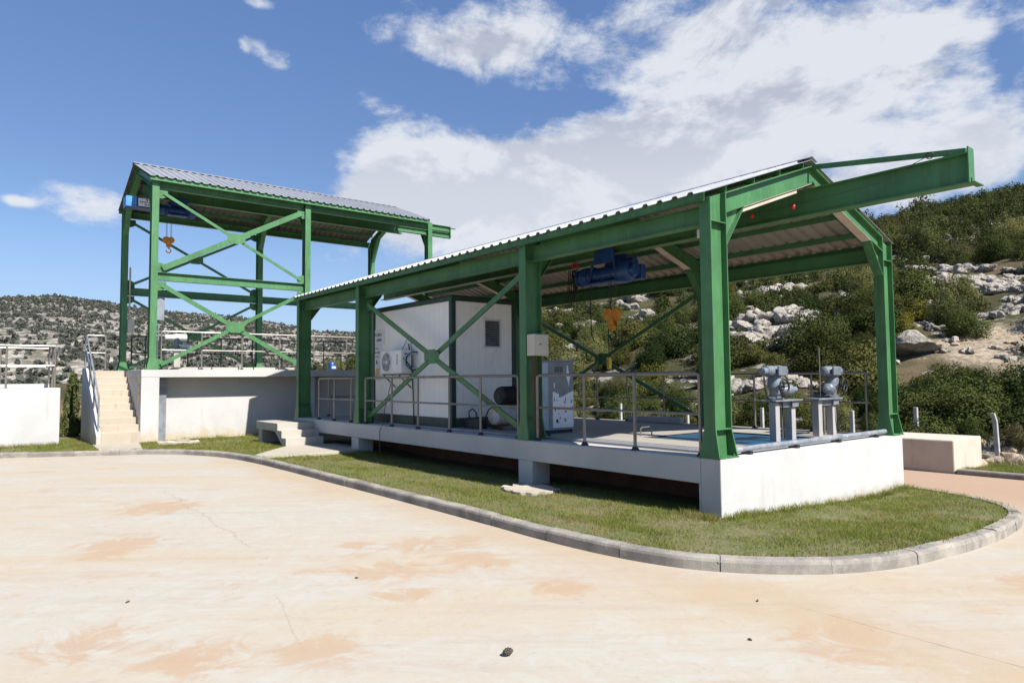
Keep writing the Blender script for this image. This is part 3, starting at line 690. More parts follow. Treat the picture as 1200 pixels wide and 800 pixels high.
put_shrub(yl, 'bright yellow green bush seen under the near canopy beside the hook pendant', 19.6, 17.4, 1.05, None)
for (u, v, s), pr in zip([(29.5, 9.0, .95), (27.5, 8.6, .7), (44, 5.6, 1.1), (38.2, 11.6, 1.0)], [0, 1, 2, 3]): put_shrub(yl, 'yellow green shrub standing out among the darker scrub on the hillside', u, v, s, 'yellow green shrubs on the hillside')
NIND = 285; print('SHRUBS', len(plist))
for u, v, s in plist[:NIND]:
    me, lab = random.choice([q for q in protos if 'dark green' in q[1]] if u < 20 and v < 6 and random.random() < .75 else protos); put_shrub(me, lab, u, v, s)
# the rest of the wood, one mass
low = [(shrub_arrays(200+i, 560, 30, random.choice([.9, 1.1, 1.3]), .088)) for i in range(6)]
def mass(name, items, src, mat, label):
    out = []
    for u, v, s in items:
        Q = src[random.randrange(len(src))]; a = random.uniform(0, 6.28); c, d = math.cos(a), math.sin(a); z = hits_slope(u, v)
        P = Q.reshape(-1, 3); X = np.stack([(P[:, 0]*c-P[:, 1]*d)*s+u, (P[:, 0]*d+P[:, 1]*c)*s+v, P[:, 2]*s*random.uniform(.95, 1.45)+z-.05*s], 1); out.append(X)
    Vv = np.concatenate(out); return tag(np_obj(name, Vv, np.arange(len(Vv)).reshape(-1, 4), mat), label, 'scrub', kind='stuff')
mass('hillside_scrub', plist[NIND:], low, M['scrub'], 'dense evergreen scrub covering the upper slope of the near hill')
vl = []
for _ in range(380):
    th = R(random.uniform(19, 34)); r = random.uniform(74, 96); vl.append((OX+r*math.sin(th), OY+r*math.cos(th), random.uniform(.5, 1.3)))
tiny = [shrub_arrays(300+i, 130, 12, 1.0, .30) for i in range(4)]
mass('valley_scrub', vl, tiny, M['scrub'], 'low olive scrub in the valley behind the tall canopy')
fl = []
while len(fl) < 11000:
    th = R(random.uniform(-10, 34)); r = math.sqrt(random.uniform(92**2, 445**2)); u, v = OX+r*math.sin(th), OY+r*math.cos(th)
    if float(fbm(np.array([u*.03]), np.array([v*.03]), 61, 3)[0]) < random.gauss(.0, .22): fl.append((u, v, random.uniform(.5, 1.25)))
spk = [shrub_arrays(320+i, 20, 6, .9, .55) for i in range(5)]
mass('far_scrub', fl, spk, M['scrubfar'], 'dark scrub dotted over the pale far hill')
# conical bush by the stair
b0 = empty("conical_bush", (-4.62, 20.4, -.70), 'dark green conical bush between the white tank and the tall stair', 'bush')
Q = shrub_arrays(77, 5200, 90, 1.0, .075, 1); Q = Q*np.array([.52, .52, 1.0])
me = np_mesh('foliage', Q.reshape(-1, 3), np.arange(4*len(Q)).reshape(-1, 4), M['leaf_d']); o = bpy.data.objects.new('foliage', me); COL.objects.link(o); o.parent = b0
MB().tube((-4.62, 20.4, -.8), (-4.62, 20.4, .6), .05, .02).build('stem', M['bark'], b0)
# dry twiggy growth beside the block
tw = MB()
for _ in range(190):
    u, v = random.uniform(12.5, 13.9), random.uniform(-1.2, .9); a = random.uniform(0, 6.28); l = random.uniform(.2, .55)
    tw.tube((u, v, fz(u, v)), (u+math.cos(a)*l*.6, v+math.sin(a)*l*.6, fz(u, v)+l), .006, .002, 3)
tag(tw.build('dry_brushwood', M['twig']), 'grey dry twigs lying at the foot of the hill right of the block', 'brushwood', kind='stuff')

# ---------------------------------------------------------------- platform under the long canopy
pf = empty('concrete_platform', (0, 0, 0), 'long low white concrete platform on pillars under the near canopy', 'platform')
# deck with an opening for the tank (1.90..3.85 x .42..2.80)
T0, T1, T2, T3 = 1.90, 3.85, .42, 2.80
mb = MB(); mb.box(0.34, T0, .30, 14.0, -.30, -.004); mb.box(T1, 5.33, .30, 14.0, -.30, -.004); mb.box(T0, T1, T3, 14.0, -.30, -.004)
mb.build('deck', M['deck'], pf)
mb = MB(); mb.box(0, .338, .302, 14.0, -.33, 0); mb.build('edge_beam', M['whitewash'], pf, bevel=.012)
mb = MB(); mb.box(0, 5.33, 0, .30, -1.35, 0); mb.build('end_wall', M['whitewash'], pf, bevel=.012)
mb = MB(); mb.box(.003, .337, .3, .33, -1.2, -.331); mb.build('end_pillar', M['whitewash'], pf)
for v in (3.62, 9.98):
    mb = MB(); mb.box(.004, .40, v, v+.36, -1.2, -.331); mb.build('pillar', M['whitewash'], pf, bevel=.012)
mb = MB(); mb.box(1.25, 5.3, .302, 12.5, -1.5, -.302); mb.build('tank_wall', M['rustwall'], pf)
mb = MB(); mb.box(.60, .66, 3.95, 4.03, -1.2, -.335); mb.build('drain_pipe', M['greysteel'], pf)
mb = MB()
for a in ((T0-.04, T0, T2, T3), (T1, T1+.04, T2, T3), (T0-.04, T1+.04, T3, T3+.04)): mb.box(*a, -.02, .001)
mb.build('tank_rim', M['steel'], pf)
mb = MB(); mb.add([(T0, .3, -.022), (T1, .3, -.022), (T1, T3, -.022), (T0, T3, -.022)], [[0, 1, 2, 3]]); tag(mb.build('water', M['water']), 'blue water in the tank sunk into the near platform', kind='structure')
# thin channel and fittings on the beam, steel grating beside it
g = empty('floor_grating', (.5, .4, .0), 'long galvanised floor grating strip along the railed edge of the near platform', 'grating')
mb = MB()
for k in range(3): mb.bar((.46+.19*k, .42, .012), (.46+.19*k, 9.85, .012), .035, .008)
mb.build('side_bars', M['zinc'], g)
mb = MB()
for v in np.arange(.44, 9.83, .060): mb.box(.465, .835, v, v+.009, -.003, .027)
mb.build('cross_bars', M['zinc'], g)
mb = MB(); mb.box(5.08, 5.20, 4.5, 6.05, .0, .13); tag(mb.build('low_concrete_upstand', M['whitewash'], bevel=.01), 'low white concrete upstand under the far railing of the near platform', 'upstand')

# pale steps at the far end
stp = empty('concrete_steps', (-.5, 12.5, -.6), 'three pale concrete steps with landing at the far end of the near platform', 'steps')
prof = [(14.15, -.06), (12.54, -.06), (12.54, -.235), (12.24, -.235), (12.24, -.41), (11.94, -.41), (11.94, -.62), (12.16, -.62), (12.72, -.27), (14.15, -.27)]
mb = MB(); mb.prism([(-1.0, v, z) for v, z in prof], [(-.002, v, z) for v, z in prof]); mb.build('flight', M['steps'], stp, bevel=.008)
mb = MB(); mb.box(-.94, -.08, 13.85, 14.13, -1.2, -.272); mb.build('support', M['steps'], stp)

# ---------------------------------------------------------------- the two steel canopies
def canopy(root, X, sx, p, mat):
    """p: dict of sizes. X(l,w,z) -> world, l along the shed, w across; sx = axis of w, sl = axis of l"""
    W, H, sl = p['W'], p['H'], p['slope']; L = p['frames']; z0 = p['z0']; bw, dw = p['bw'], p['dw']; up_ = Vector((0, 0, 1))
    al = Vector(X(1, 0, 0))-Vector(X(0, 0, 0)); aw = Vector(X(0, 1, 0))-Vector(X(0, 0, 0))
    mid = W/2; g = mat
    zr = lambda w: H+sl*(min(w, W-w)-.0)          # top of rafter line
    for l in L:
        for side in (0, 1):
            wc = dw/2 if side == 0 else W-dw/2; sgn = 1 if side == 0 else -1
            hb, hd, tf, tw = bw/2, dw/2, .018, .012
            q = [(-hb, -hd), (hb, -hd), (hb, -hd+tf), (tw/2, -hd+tf), (tw/2, hd-tf), (hb, hd-tf), (hb, hd), (-hb, hd), (-hb, hd-tf), (-tw/2, hd-tf), (-tw/2, -hd+tf), (-hb, -hd+tf)]
            mb = MB()
            P = lambda a, b, z: X(l+a, wc+sgn*b, z)
            mb.prism([P(a, b, z0+.36) for a, b in q], [P(a, b, zr(wc+sgn*b)-.004) for a, b in q])
            mb.prism([P(a*1.75, b*1.13, z0+.016) for a, b in q], [P(a, b, z0+.359) for a, b in q])
            mb.prism([P(a, b, z0+.355) for a, b in ((-hb*.97, -hd+tf), (hb*.97, -hd+tf), (hb*.97, hd-tf), (-hb*.97, hd-tf))], [P(a, b, z0+.370) for a, b in ((-hb*.97, -hd+tf), (hb*.97, -hd+tf), (hb*.97, hd-tf), (-hb*.97, hd-tf))])
            zs = H-.30
            mb.prism([P(a, b, zs) for a, b in ((-hb*.97, -hd+tf), (hb*.97, -hd+tf), (hb*.97, hd-tf), (-hb*.97, hd-tf))], [P(a, b, zs+.014) for a, b in ((-hb*.97, -hd+tf), (hb*.97, -hd+tf), (hb*.97, hd-tf), (-hb*.97, hd-tf))])
            col = mb.build('column', g, root)
            mb = MB(); k = [(-hb*1.9, -hd*1.16), (hb*1.9, -hd*1.16), (hb*1.9, hd*1.16), (-hb*1.9, hd*1.16)]
            mb.prism([P(a, b, z0+.001) for a, b in k], [P(a, b, z0+.018) for a, b in k])
            for a in (-hb*1.5, hb*1.5):
                for b in (-hd*.8, hd*.8): mb.tube(P(a, b, z0+.018), P(a, b, z0+.045), .013, n=6)
            mb.build('base_plate', g, col)
            # rafter half: ends cut vertically so the halves butt at the ridge
            rd = p['rd']; w0 = dw+.001 if side == 0 else W-dw-.001; w1 = mid-.0015 if side == 0 else mid+.0015
            mb = MB(); mb.ibeam(X(l, w0, zr(w0)-rd/2-.004), X(l, w1, zr(w1)-rd/2-.004), rd, bw*.94, .016, .011, side=al, shear=True)
            mb.build('rafter', [g], root)
            if p.get('tint'):  # thin beige plate under the rafter's bottom flange
                mb = MB(); zz = -rd-.006
                e = [(a, w) for w in (w0+.42*sgn, w1-.05*sgn) for a in (-bw*.46, bw*.46)]
                mb.prism([X(l+a, w, zr(w)+zz-.006) for a, w in (e[0], e[1], e[3], e[2])], [X(l+a, w, zr(w)+zz) for a, w in (e[0], e[1], e[3], e[2])]); mb.build('flange_underside', M['tint'], root)
            # haunch under the rafter at the column
            hl, hh = p['haunch']
            a0 = (w0, zr(w0)-rd-.005); a1 = (w0+sgn*hl, zr(w0+sgn*hl)-rd-.005); a2 = (w0, zr(w0)-rd-hh)
            mb = MB(); mb.prism([X(l-.007, *q) for q in (a0, a1, a2)], [X(l+.007, *q) for q in (a0, a1, a2)])
            mb.bar(X(l, a1[0], a1[1]-.012), X(l, a2[0]+sgn*.006, a2[1]), bw*.9, .014, al)
            mb.build('haunch', g, root)
    # eave beams and mid beams between the columns
    for side in (0, 1):
        w = dw*.5 if side == 0 else W-dw*.5
        runs = [(L[i]+bw/2+.001, L[i+1]-bw/2-.001) for i in range(len(L)-1)]
        if side == 0 and p.get('ext'): runs.append((L[-1]+bw/2+.001, p['ext']))
        for a, b in runs:
            mb = MB(); z = H-p['eb']/2-p.get('ebdrop', .06); mb.ibeam(X(a, w, z), X(b, w, z), p['eb'], .15, .014, .010, side=aw)
            mb.build('eave_beam', g, root)
        for (i, zz, dep) in p.get('midbeam', []):
            if i[1] != side: continue
            a, b = runs[i[0]]; mb = MB(); mb.ibeam(X(a, w, zz), X(b, w, zz), dep, .16, .014, .010, side=aw); mb.build('mid_beam', g, root)
    # cross bracing: bay, side, z low, z high
    for (i, side, za, zb, th, th2, wof) in p['brace']:
        w = (dw*.5+wof) if side == 0 else W-(dw*.5+wof); sg = aw*(1 if side == 0 else -1)
        a, b = L[i]+bw/2, L[i+1]-bw/2
        lm, zm = (a+b)/2, (za+zb)/2; e = .13
        for (l0, q0, l1, q1, tt, off) in ((a+e, za+.10, b-e, zb-.10, th, -.018), (a+e, zb-.10, b-e, za+.10, th2, .018)):
            o = aw*off
            for s0, s1 in (((l0, q0), (lm-(lm-l0)*.03, zm-(zm-q0)*.03)), ((lm+(l1-lm)*.03, zm+(q1-zm)*.03), (l1, q1))):
                mb = MB(); A = Vector(X(s0[0], w, s0[1]))+o; B = Vector(X(s1[0], w, s1[1]))+o
                mb.bar(A, B, .030, tt, aw); mb.build('brace', g, root)
        mb = MB()                                   # octagonal middle gusset and the four end gussets
        k = .24+(zb-za)*.015; kz = k*min(1., (zb-za)/(b-a)*1.15)
        oc = [(lm-k, zm-kz*.45), (lm-k*.5, zm-kz*.95), (lm+k*.5, zm-kz*.95), (lm+k, zm-kz*.45), (lm+k, zm+kz*.45), (lm+k*.5, zm+kz*.95), (lm-k*.5, zm+kz*.95), (lm-k, zm+kz*.45)]
        o = -aw*.040 if side == 0 else aw*.040
        mb.prism([Vector(X(l, w, z))+o for l, z in oc], [Vector(X(l, w, z))+o*.86 for l, z in oc])
        for a_ in (-1, 1):
            for b_ in (-1, 1):
                for f_ in (.50, .72): q_ = Vector(X(lm+a_*k*f_, w, zm+b_*kz*f_*.95))+o; mb.tube(q_, q_+o.normalized()*.012, .014, n=6)
        mb.build('gusset_plate', g, root)
        for (l0, z_, s) in ((a, za, 1), (b, za, -1), (a, zb, 1), (b, zb, -1)):
            mb = MB(); f = 1 if z_ == za else -1; pl = [(l0+s*.001, z_), (l0+s*.25, z_), (l0+s*.25, z_+f*.20), (l0+s*.10, z_+f*.27), (l0+s*.001, z_+f*.27)]
            mb.prism([Vector(X(l, w, z))+aw*.0335 for l, z in pl], [Vector(X(l, w, z))+aw*.042 for l, z in pl])
            for q0, q1 in ((.08, .08), (.08, .18), (.18, .10)): q_ = Vector(X(l0+s*q0, w, z_+f*q1))+aw*.0335; mb.tube(q_, q_-aw*.012, .013, n=6)
            mb.build('gusset_plate', g, root)
    # purlins, sheets, ridge cap
    r0, r1 = p['roof']; zp = p['zp']; ov = p['over']
    zs = lambda w: zr(w)+zp+.012
    ws = [-ov+.06]+list(np.linspace(.42, mid-.22, p['npur']))
    for side in (0, 1):
        for w in ws:
            w_ = w if side == 0 else W-w; z = zr(min(max(w, 0), mid)) if w > 0 else H+sl*w
            mb = MB(); mb.box(*([0]*6)) if False else None
            A = Vector(X(r0+.015, w_, z+zp/2)); B = Vector(X(r1-.05, w_, z+zp/2))
            dp = zp*.96 if w > 0 else p['eavepur']
            A.z += (zp*.96-dp)/2; B.z += (zp*.96-dp)/2
            sg = 1 if side == 0 else -1
            pr = [(-.03, -dp/2), (.004, -dp/2), (.004, dp/2-.006), (.03, dp/2-.006), (.03, dp/2), (-.004, dp/2), (-.004, -dp/2+.006), (-.03, -dp/2+.006)]
            mb.prism([A+aw*sg*a+up_*b for a, b in pr], [B+aw*sg*a+up_*b for a, b in pr]); mb.build('purlin', g, root)
            if w > 0:
                for l in L:
                    mb = MB(); mb.bar(X(l+.02, w_+sg*.036, z), X(l+.02, w_+sg*.036, z+.10), .05, .008, al); mb.build('cleat', g, root)
        # trapezoidal sheet: profile along l, straight down the slope
        per = .25; n = int((r1-r0)/per); xs = []
        for k in range(n+1):
            b = r0+k*per
            for dx, hgt in ((0, 0), (.13, 0), (.155, .036), (.215, .036), (.24, 0)):
                if b+dx <= r1: xs.append((b+dx, hgt))
        wa = -ov if side == 0 else W+ov; wb = mid-.002 if side == 0 else mid+.002
        za_, zb_ = H+sl*(-ov)+zp+.004, H+sl*mid+zp+.004
        if side == 0: za_ += p.get('nearlift', 0)
        vs = []; nx = len(xs)
        segs = 8
        for s_ in range(segs+1):
            f = s_/segs
            for l, hgt in xs: vs.append(X(l, wa+(wb-wa)*f, za_+(zb_-za_)*f+hgt))
        top = [tuple(q) for q in vs]; bot = [(q[0], q[1], q[2]-.007) for q in top]
        fs = []; N = len(top)
        for s_ in range(segs):
            for k in range(nx-1):
                i = s_*nx+k; fs.append([i, i+1, i+1+nx, i+nx]); fs.append([N+i, N+i+nx, N+i+1+nx, N+i+1])
        for k in range(nx-1): fs.append([k, N+k, N+k+1, k+1]); i = segs*nx+k; fs.append([i, i+1, N+i+1, N+i])
        for s_ in range(segs): i = s_*nx; fs.append([i, i+nx, N+i+nx, N+i]); i = s_*nx+nx-1; fs.append([i, N+i, N+i+nx, i+nx])
        ms = []
        for f_ in fs: ms.append(1 if all(q >= N for q in f_) else 0)
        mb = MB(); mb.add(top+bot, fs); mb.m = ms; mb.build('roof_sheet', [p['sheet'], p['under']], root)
    mb = MB(); zc = H+sl*mid+zp+.045
    q = [(mid-.16, zc-.16*sl), (mid, zc+.006), (mid+.16, zc-.16*sl), (mid+.16, zc-.16*sl+.004), (mid, zc+.012), (mid-.16, zc-.16*sl+.004)]
    mb.prism([X(r0-.01, *a) for a in q], [X(r1+.01, *a) for a in q]); mb.build('ridge_cap', p['sheet'], root)

A = empty('steel_canopy', (0, 0, 0), 'near low green steel canopy with long corrugated roof and a beam jutting from its gable', 'canopy')
XA = lambda l, w, z: (.02+w, l, z)
canopy(A, XA, None, dict(W=5.36, H=3.325, slope=.344, frames=[.16, 3.85, 10.09, 13.82], z0=0, bw=.17, dw=.36, rd=.27, haunch=(.42, .42), zp=.088, under=M['cream'], eb=.25, eavepur=.115, tint=True,
       brace=[(1, 0, .05, 2.95, .105, .105, 0), (1, 1, .05, 2.95, .09, .09, 0)], roof=(.095, 13.98), over=.13, npur=4, sheet=M['zinc']), M['green'])
# crane runway beam under the ridge, reaching out of the gable, tied back to the apex
mb = MB(); mb.ibeam((2.70, -2.0, 3.675), (2.70, 13.75, 3.675), .41, .20, .02, .012, side=(1, 0, 0)); rb = mb.build('runway_beam', M['green'], A)
mb = MB(); mb.box(2.60, 2.80, -2.016, -2.001, 3.47, 3.95); mb.box(2.55, 2.85, -2.10, -2.017, 3.455, 3.47); mb.box(2.66, 2.74, -2.03, -2.017, 3.47, 3.55); mb.build('end_stop', M['green'], rb)
mb = MB(); mb.bar((2.70, -1.96, 3.92), (2.70, .08, 4.215), .07, .05, (0, 0, 1)); mb.bar((2.70, -1.98, 3.885), (2.70, -1.72, 3.885), .16, .012, (1, 0, 0)); mb.build('tie_bar', M['green'], A)
mb = MB()
pts = [(2.58, -1.85, 3.90), (2.585, -1.60, 3.95), (2.585, -.9, 3.72), (2.585, .3, 3.66), (2.585, 1.6, 3.64), (2.585, 3.2, 3.63)]
mb.path(pts, .005, 5); fc = mb.build('festoon_wire', M['rope'], A)
for v, z in ((1.05, 3.66), (.35, 3.665), (1.9, 3.64)):
    mb = MB(); mb.lathe((2.575, v, z+.02), (0, 0, -1), [(.012, 0), (.034, .015), (.038, .05), (.026, .085), (.01, .09)], 10); mb.build('cable_hanger', M['red'], A)
mb = MB(); mb.torus((2.66, -1.55, 3.96), (1, 0, 0), .045, .006); mb.build('shackle', M['rope'], A)
mb = MB(); zb = lambda u: 3.325+.344*(u-.02)-.27-.05
mb.bar((.80, .15, zb(.80)), (2.25, .15, zb(2.25)), .055, .09, (0, 0, 1)); mb.build('beige_bar', M['tint'], A, bevel=.01)  # beige bar along the underside of the gable rafter
mb = MB(); mb.bar((.42, .30, 2.98), (.42, .56, 2.98), .12, .05, (0, 0, 1)); mb.build('light_fitting', M['white'], A, bevel=.01)

cam_scale(.94, (-.443, -.305, .061))        # the high block and everything on it, scaled down about the camera
B = empty('steel_canopy', (-3.05, 17.45, 1.4), 'tall green steel canopy with pitched corrugated roof standing on the high white block', 'canopy')
XB = lambda l, w, z: (-3.05+l, 17.45+w, z)
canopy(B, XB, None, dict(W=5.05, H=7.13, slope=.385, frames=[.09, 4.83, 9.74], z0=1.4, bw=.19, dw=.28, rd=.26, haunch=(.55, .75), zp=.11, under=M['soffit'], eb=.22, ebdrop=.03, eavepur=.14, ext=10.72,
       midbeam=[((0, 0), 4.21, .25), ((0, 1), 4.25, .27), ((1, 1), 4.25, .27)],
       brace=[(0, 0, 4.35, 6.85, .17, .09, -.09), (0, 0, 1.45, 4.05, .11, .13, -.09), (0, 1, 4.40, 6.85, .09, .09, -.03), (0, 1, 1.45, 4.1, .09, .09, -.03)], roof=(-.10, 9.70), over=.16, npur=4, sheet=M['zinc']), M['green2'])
mb = MB(); mb.ibeam(XB(8.4, .14, 6.74), XB(10.70, .14, 6.74), .20, .15, .014, .01, side=(0, 1, 0)); mb.build('bracket_beam', M['green2'], B)
mb = MB(); mb.box(*[XB(10.72, 0, 0)[0], XB(11.0, 0, 0)[0]], 17.55, 17.63, 7.04, 7.07); mb.box(XB(10.722, 0, 0)[0], XB(10.735, 0, 0)[0], 17.51, 17.67, 6.63, 7.10); mb.build('end_plate', M['green2'], B)
mb = MB(); mb.ibeam(XB(.22, 2.525, 7.33), XB(9.9, 2.525, 7.33), .40, .20, .02, .012, side=(0, 1, 0)); mb.build('runway_beam', M['green2'], B)

cam_scale()
# ---------------------------------------------------------------- railings
def railing(name_loc, pts, posts, z, label, h=1.08, hm=.55, r=.024, foot=True, mat='steel'):
    """pts: polyline in plan; posts: distances along it"""
    root = empty('railing', (pts[0][0], pts[0][1], z), label, 'railing')
    P = [Vector((a, b, 0)) for a, b in pts]; cum = [0]
    for i in range(len(P)-1): cum.append(cum[-1]+(P[i+1]-P[i]).length)
    def at(s):
        for i in range(len(P)-1):
            if s <= cum[i+1]+1e-6: return P[i].lerp(P[i+1], (s-cum[i])/(cum[i+1]-cum[i]))
        return P[-1]
    for nm, hh, rr_ in (('top_rail', h, r*1.05), ('mid_rail', hm, r*.8)):
        mb = MB()
        if nm == 'top_rail' and len(P) == 2:            # rounded corners into the end posts
            d = (P[1]-P[0]).normalized()*.06
            mb.path([P[0]+Vector((0, 0, z+hh-.07)), P[0]+d*.15+Vector((0, 0, z+hh-.025)), P[0]+d+Vector((0, 0, z+hh)), P[1]-d+Vector((0, 0, z+hh)), P[1]-d*.15+Vector((0, 0, z+hh-.025)), P[1]+Vector((0, 0, z+hh-.07))], rr_, 8)
        else:
            for i in range(len(P)-1): mb.tube(P[i]+Vector((0, 0, z+hh)), P[i+1]+Vector((0, 0, z+hh)), rr_, n=8)
        mb.build(nm, M[mat], root, smooth=True)
    for s in posts:
        q = at(s); mb = MB(); mb.tube(q+Vector((0, 0, z+.0)), q+Vector((0, 0, z+h-.02 if s not in (0,) else z+h-.06)), r, n=8); po = mb.build('post', M[mat], root, smooth=True)
        if foot:
            mb = MB(); mb.lathe(q+Vector((0, 0, z)), (0, 0, 1), [(.062, 0), (.060, .012), (.034, .05), (.026, .055)], 10); mb.build('foot_flange', M['darkmetal'], po)
    return root
railing('', [(.10, 3.58), (.10, .36)], [0, 1.10, 2.11, 3.22], 0, 'short steel railing nearest the camera between the corner column and the junction box column')
railing('', [(.10, 9.80), (.10, 4.08)], [0, 1.28, 2.40, 3.58, 4.62, 5.72], 0, 'long steel railing in front of the white cabin below the cross braces')
railing('', [(.10, 12.50), (.10, 10.35)], [0, .97, 1.95], 0, 'steel railing beside the low steps at the far end of the near platform')
railing('', [(5.14, 13.6), (5.14, .45)], [0, 1.9, 3.6, 5.45, 6.5, 7.5, 8.6, 9.6, 10.9, 12.1, 13.1], 0, 'thin steel railing along the hill side of the near platform behind the actuators', r=.020)
railing('', [(1.0, 13.92), (5.14, 13.92)], [0, 1.4, 2.8, 4.14], 0, 'steel railing across the far end of the near platform below the high block')

# ---------------------------------------------------------------- on the near platform
def hoist(root, o, ax, S, rope_to, hook_z):
    """wire rope hoist slung from the runway beam; ax = direction of the beam"""
    o = Vector(o); ax = Vector(ax); sd_ = Vector((ax.y, -ax.x, 0)); u_ = Vector((0, 0, 1))
    P = lambda a, b, c: o+ax*a*S+sd_*b*S+u_*c*S
    mb = MB()
    for b in (-.17, .17):
        mb.prism([P(a, b-.012, c) for a, c in ((-.30, -.10), (.30, -.10), (.24, .20), (-.24, .20))], [P(a, b+.012, c) for a, c in ((-.30, -.10), (.30, -.10), (.24, .20), (-.24, .20))])
        for a in (-.17, .17): mb.lathe(P(a, b*.62 if b < 0 else b*.62, .085), sd_*(1 if b > 0 else -1), [(.075*S, 0), (.075*S, .03*S), (.06*S, .035*S), (.06*S, .05*S)], 16)
    mb.box(0, 0, 0, 0, 0, 0) if False else None
    mb.build('trolley', M['blue'], root, bevel=.004)
    mb = MB(); mb.lathe(P(-.32, -.36, .11), ax, [(.05*S, -.01*S), (.125*S, 0), (.13*S, .20*S), (.11*S, .22*S), (.08*S, .30*S), (.02*S, .31*S)], 18); 
    for k in range(6): mb.lathe(P(-.30+.03*k, -.36, .11), ax, [(.137*S, 0), (.137*S, .010*S)], 18)
    mb.lathe(P(.10, -.30, -.12), (0, 0, 1), [(.03*S, 0), (.095*S, .01*S), (.10*S, .20*S), (.085*S, .22*S), (.085*S, .34*S), (.03*S, .36*S)], 18); mb.lathe(P(-.05, -.20, .06), sd_, [(.09*S, -.14*S), (.09*S, .02*S)], 16)
    mb.build('travel_motor', M['blue'], root)
    mb = MB(); mb.lathe(P(-.50, .0, -.30), ax, [(.02*S, -.02*S), (.19*S, 0), (.19*S, .06*S), (.155*S, .07*S), (.155*S, .74*S), (.19*S, .75*S), (.19*S, .81*S), (.02*S, .83*S)], 22)
    for k in range(9): mb.lathe(P(-.40+.065*k, 0, -.30), ax, [(.163*S, 0), (.163*S, .03*S)], 22)
    mb.build('rope_drum', M['blue'], root)
    mb = MB(); mb.lathe(P(-.52, 0, -.30), -ax, [(.20*S, 0), (.20*S, .20*S), (.17*S, .22*S), (.17*S, .36*S), (.12*S, .40*S), (.02*S, .405*S)], 20)
    for k in range(7): mb.lathe(P(-.57-.042*k, 0, -.30), -ax, [(.185*S, 0), (.185*S, .012*S)], 20)
    mb.build('lifting_motor', M['blue'], root)
    mb = MB(); mb.lathe(P(.34, .02, -.30), ax, [(.05*S, 0), (.215*S, .01*S), (.225*S, .05*S), (.225*S, .20*S), (.20*S, .24*S), (.13*S, .27*S), (.12*S, .38*S), (.03*S, .39*S)], 20)
    mb.lathe(P(.38, -.15, -.10), ax, [(.02*S, 0), (.10*S, .01*S), (.10*S, .16*S), (.02*S, .17*S)], 16); mb.build('gearbox', M['blue'], root, smooth=True)
    mb = MB(); c = [P(a, b, d) for a, b, d in ((.42, -.34, -.46), (.66, -.34, -.46), (.66, -.20, -.46), (.42, -.20, -.46))]; e = [P(a, b, d) for a, b, d in ((.42, -.34, -.16), (.66, -.34, -.16), (.66, -.20, -.16), (.42, -.20, -.16))]
    mb.prism(c, e); mb.build('control_cover', M['blue'], root, bevel=.02)
    mb = MB(); c = [(a, d) for a, d in ((-.46, -.50), (.34, -.50), (.34, -.46), (-.46, -.46))]
    mb.prism([P(a, -.2, d) for a, d in c], [P(a, .2, d) for a, d in c])
    c = [(-.46, -.46), (-.40, -.46), (-.30, -.10), (-.36, -.10)]; mb.prism([P(a, -.185, d) for a, d in c], [P(a, -.16, d) for a, d in c]); mb.prism([P(a, .16, d) for a, d in c], [P(a, .185, d) for a, d in c])
    c = [(.34, -.46), (.30, -.46), (.24, -.10), (.30, -.10)]; mb.prism([P(a, -.185, d) for a, d in c], [P(a, -.16, d) for a, d in c]); mb.prism([P(a, .16, d) for a, d in c], [P(a, .185, d) for a, d in c])
    mb.build('cradle', M['blue'], root, bevel=.004)
    # ropes and hook block
    hz_ = hook_z; hs = S*1.0; q = Vector((o.x, o.y, 0))+ax*rope_to
    mb = MB()
    for a in (-.10, -.065, .075, .11): mb.tube(q+ax*a*hs+u_*(o.z-.44*S), q+ax*a*hs*.9+u_*(hz_+.30*hs), .006, n=5)
    mb.build('wire_ropes', M['rope'], root)
    mb = MB()
    for a in (-.085, .085): mb.lathe(q+ax*a*hs+u_*(hz_+.24*hs)-sd_*.035*hs, sd_, [(.03*hs, -.012*hs), (.125*hs, 0), (.13*hs, .012*hs), (.118*hs, .035*hs), (.13*hs, .058*hs), (.125*hs, .07*hs), (.03*hs, .082*hs)], 20)
    hk = mb.build('hook_block', M['orange'], root, smooth=True)
    mb = MB(); a_ = q+u_*(hz_+.03*hs); c = [(-.055, .20), (.055, .20), (.085, .0), (.06, -.05), (-.06, -.05), (-.085, .0)]
    for b in (-.058, .046): mb.prism([q+ax*x*hs+u_*(hz_+y*hs)+sd_*b*hs for x, y in c], [q+ax*x*hs+u_*(hz_+y*hs)+sd_*(b+.012)*hs for x, y in c])
    mb.lathe(q+u_*(hz_+.02*hs), -u_, [(.06*hs, 0), (.075*hs, .02*hs), (.07*hs, .07*hs), (.035*hs, .08*hs), (.03*hs, .12*hs)], 14)
    mb.build('cheek_plates', M['orange'], hk)
    pts = [q+u_*(hz_-.08*hs)]; R0 = .085*hs
    for k in range(15):
        t_ = math.pi*.5-k*(math.pi*1.55/14); pts.append(q+u_*(hz_-.19*hs+R0*math.sin(t_))+ax*R0*math.cos(t_))
    mb = MB(); mb.path(pts, .021*hs, 8); mb.build('hook', M['orange'] if root.name.endswith('001') else M['darkmetal'], hk, smooth=True)
h1 = empty('electric_hoist', (2.70, 4.35, 3.47), 'blue electric rope hoist with orange hook block under the near canopy', 'hoist')
hoist(h1, (2.70, 4.32, 3.40), (0, -1, 0), .98, .05, 2.05)
pd = empty('control_pendant', (2.70, 4.35, 1.2), 'yellow push button pendant hanging on its cable below the near hoist', 'pendant')
mb = MB(); mb.box(2.66, 2.72, 4.33, 4.42, 1.20, 1.44); mb.build('housing', M['yellow'], pd, bevel=.012)
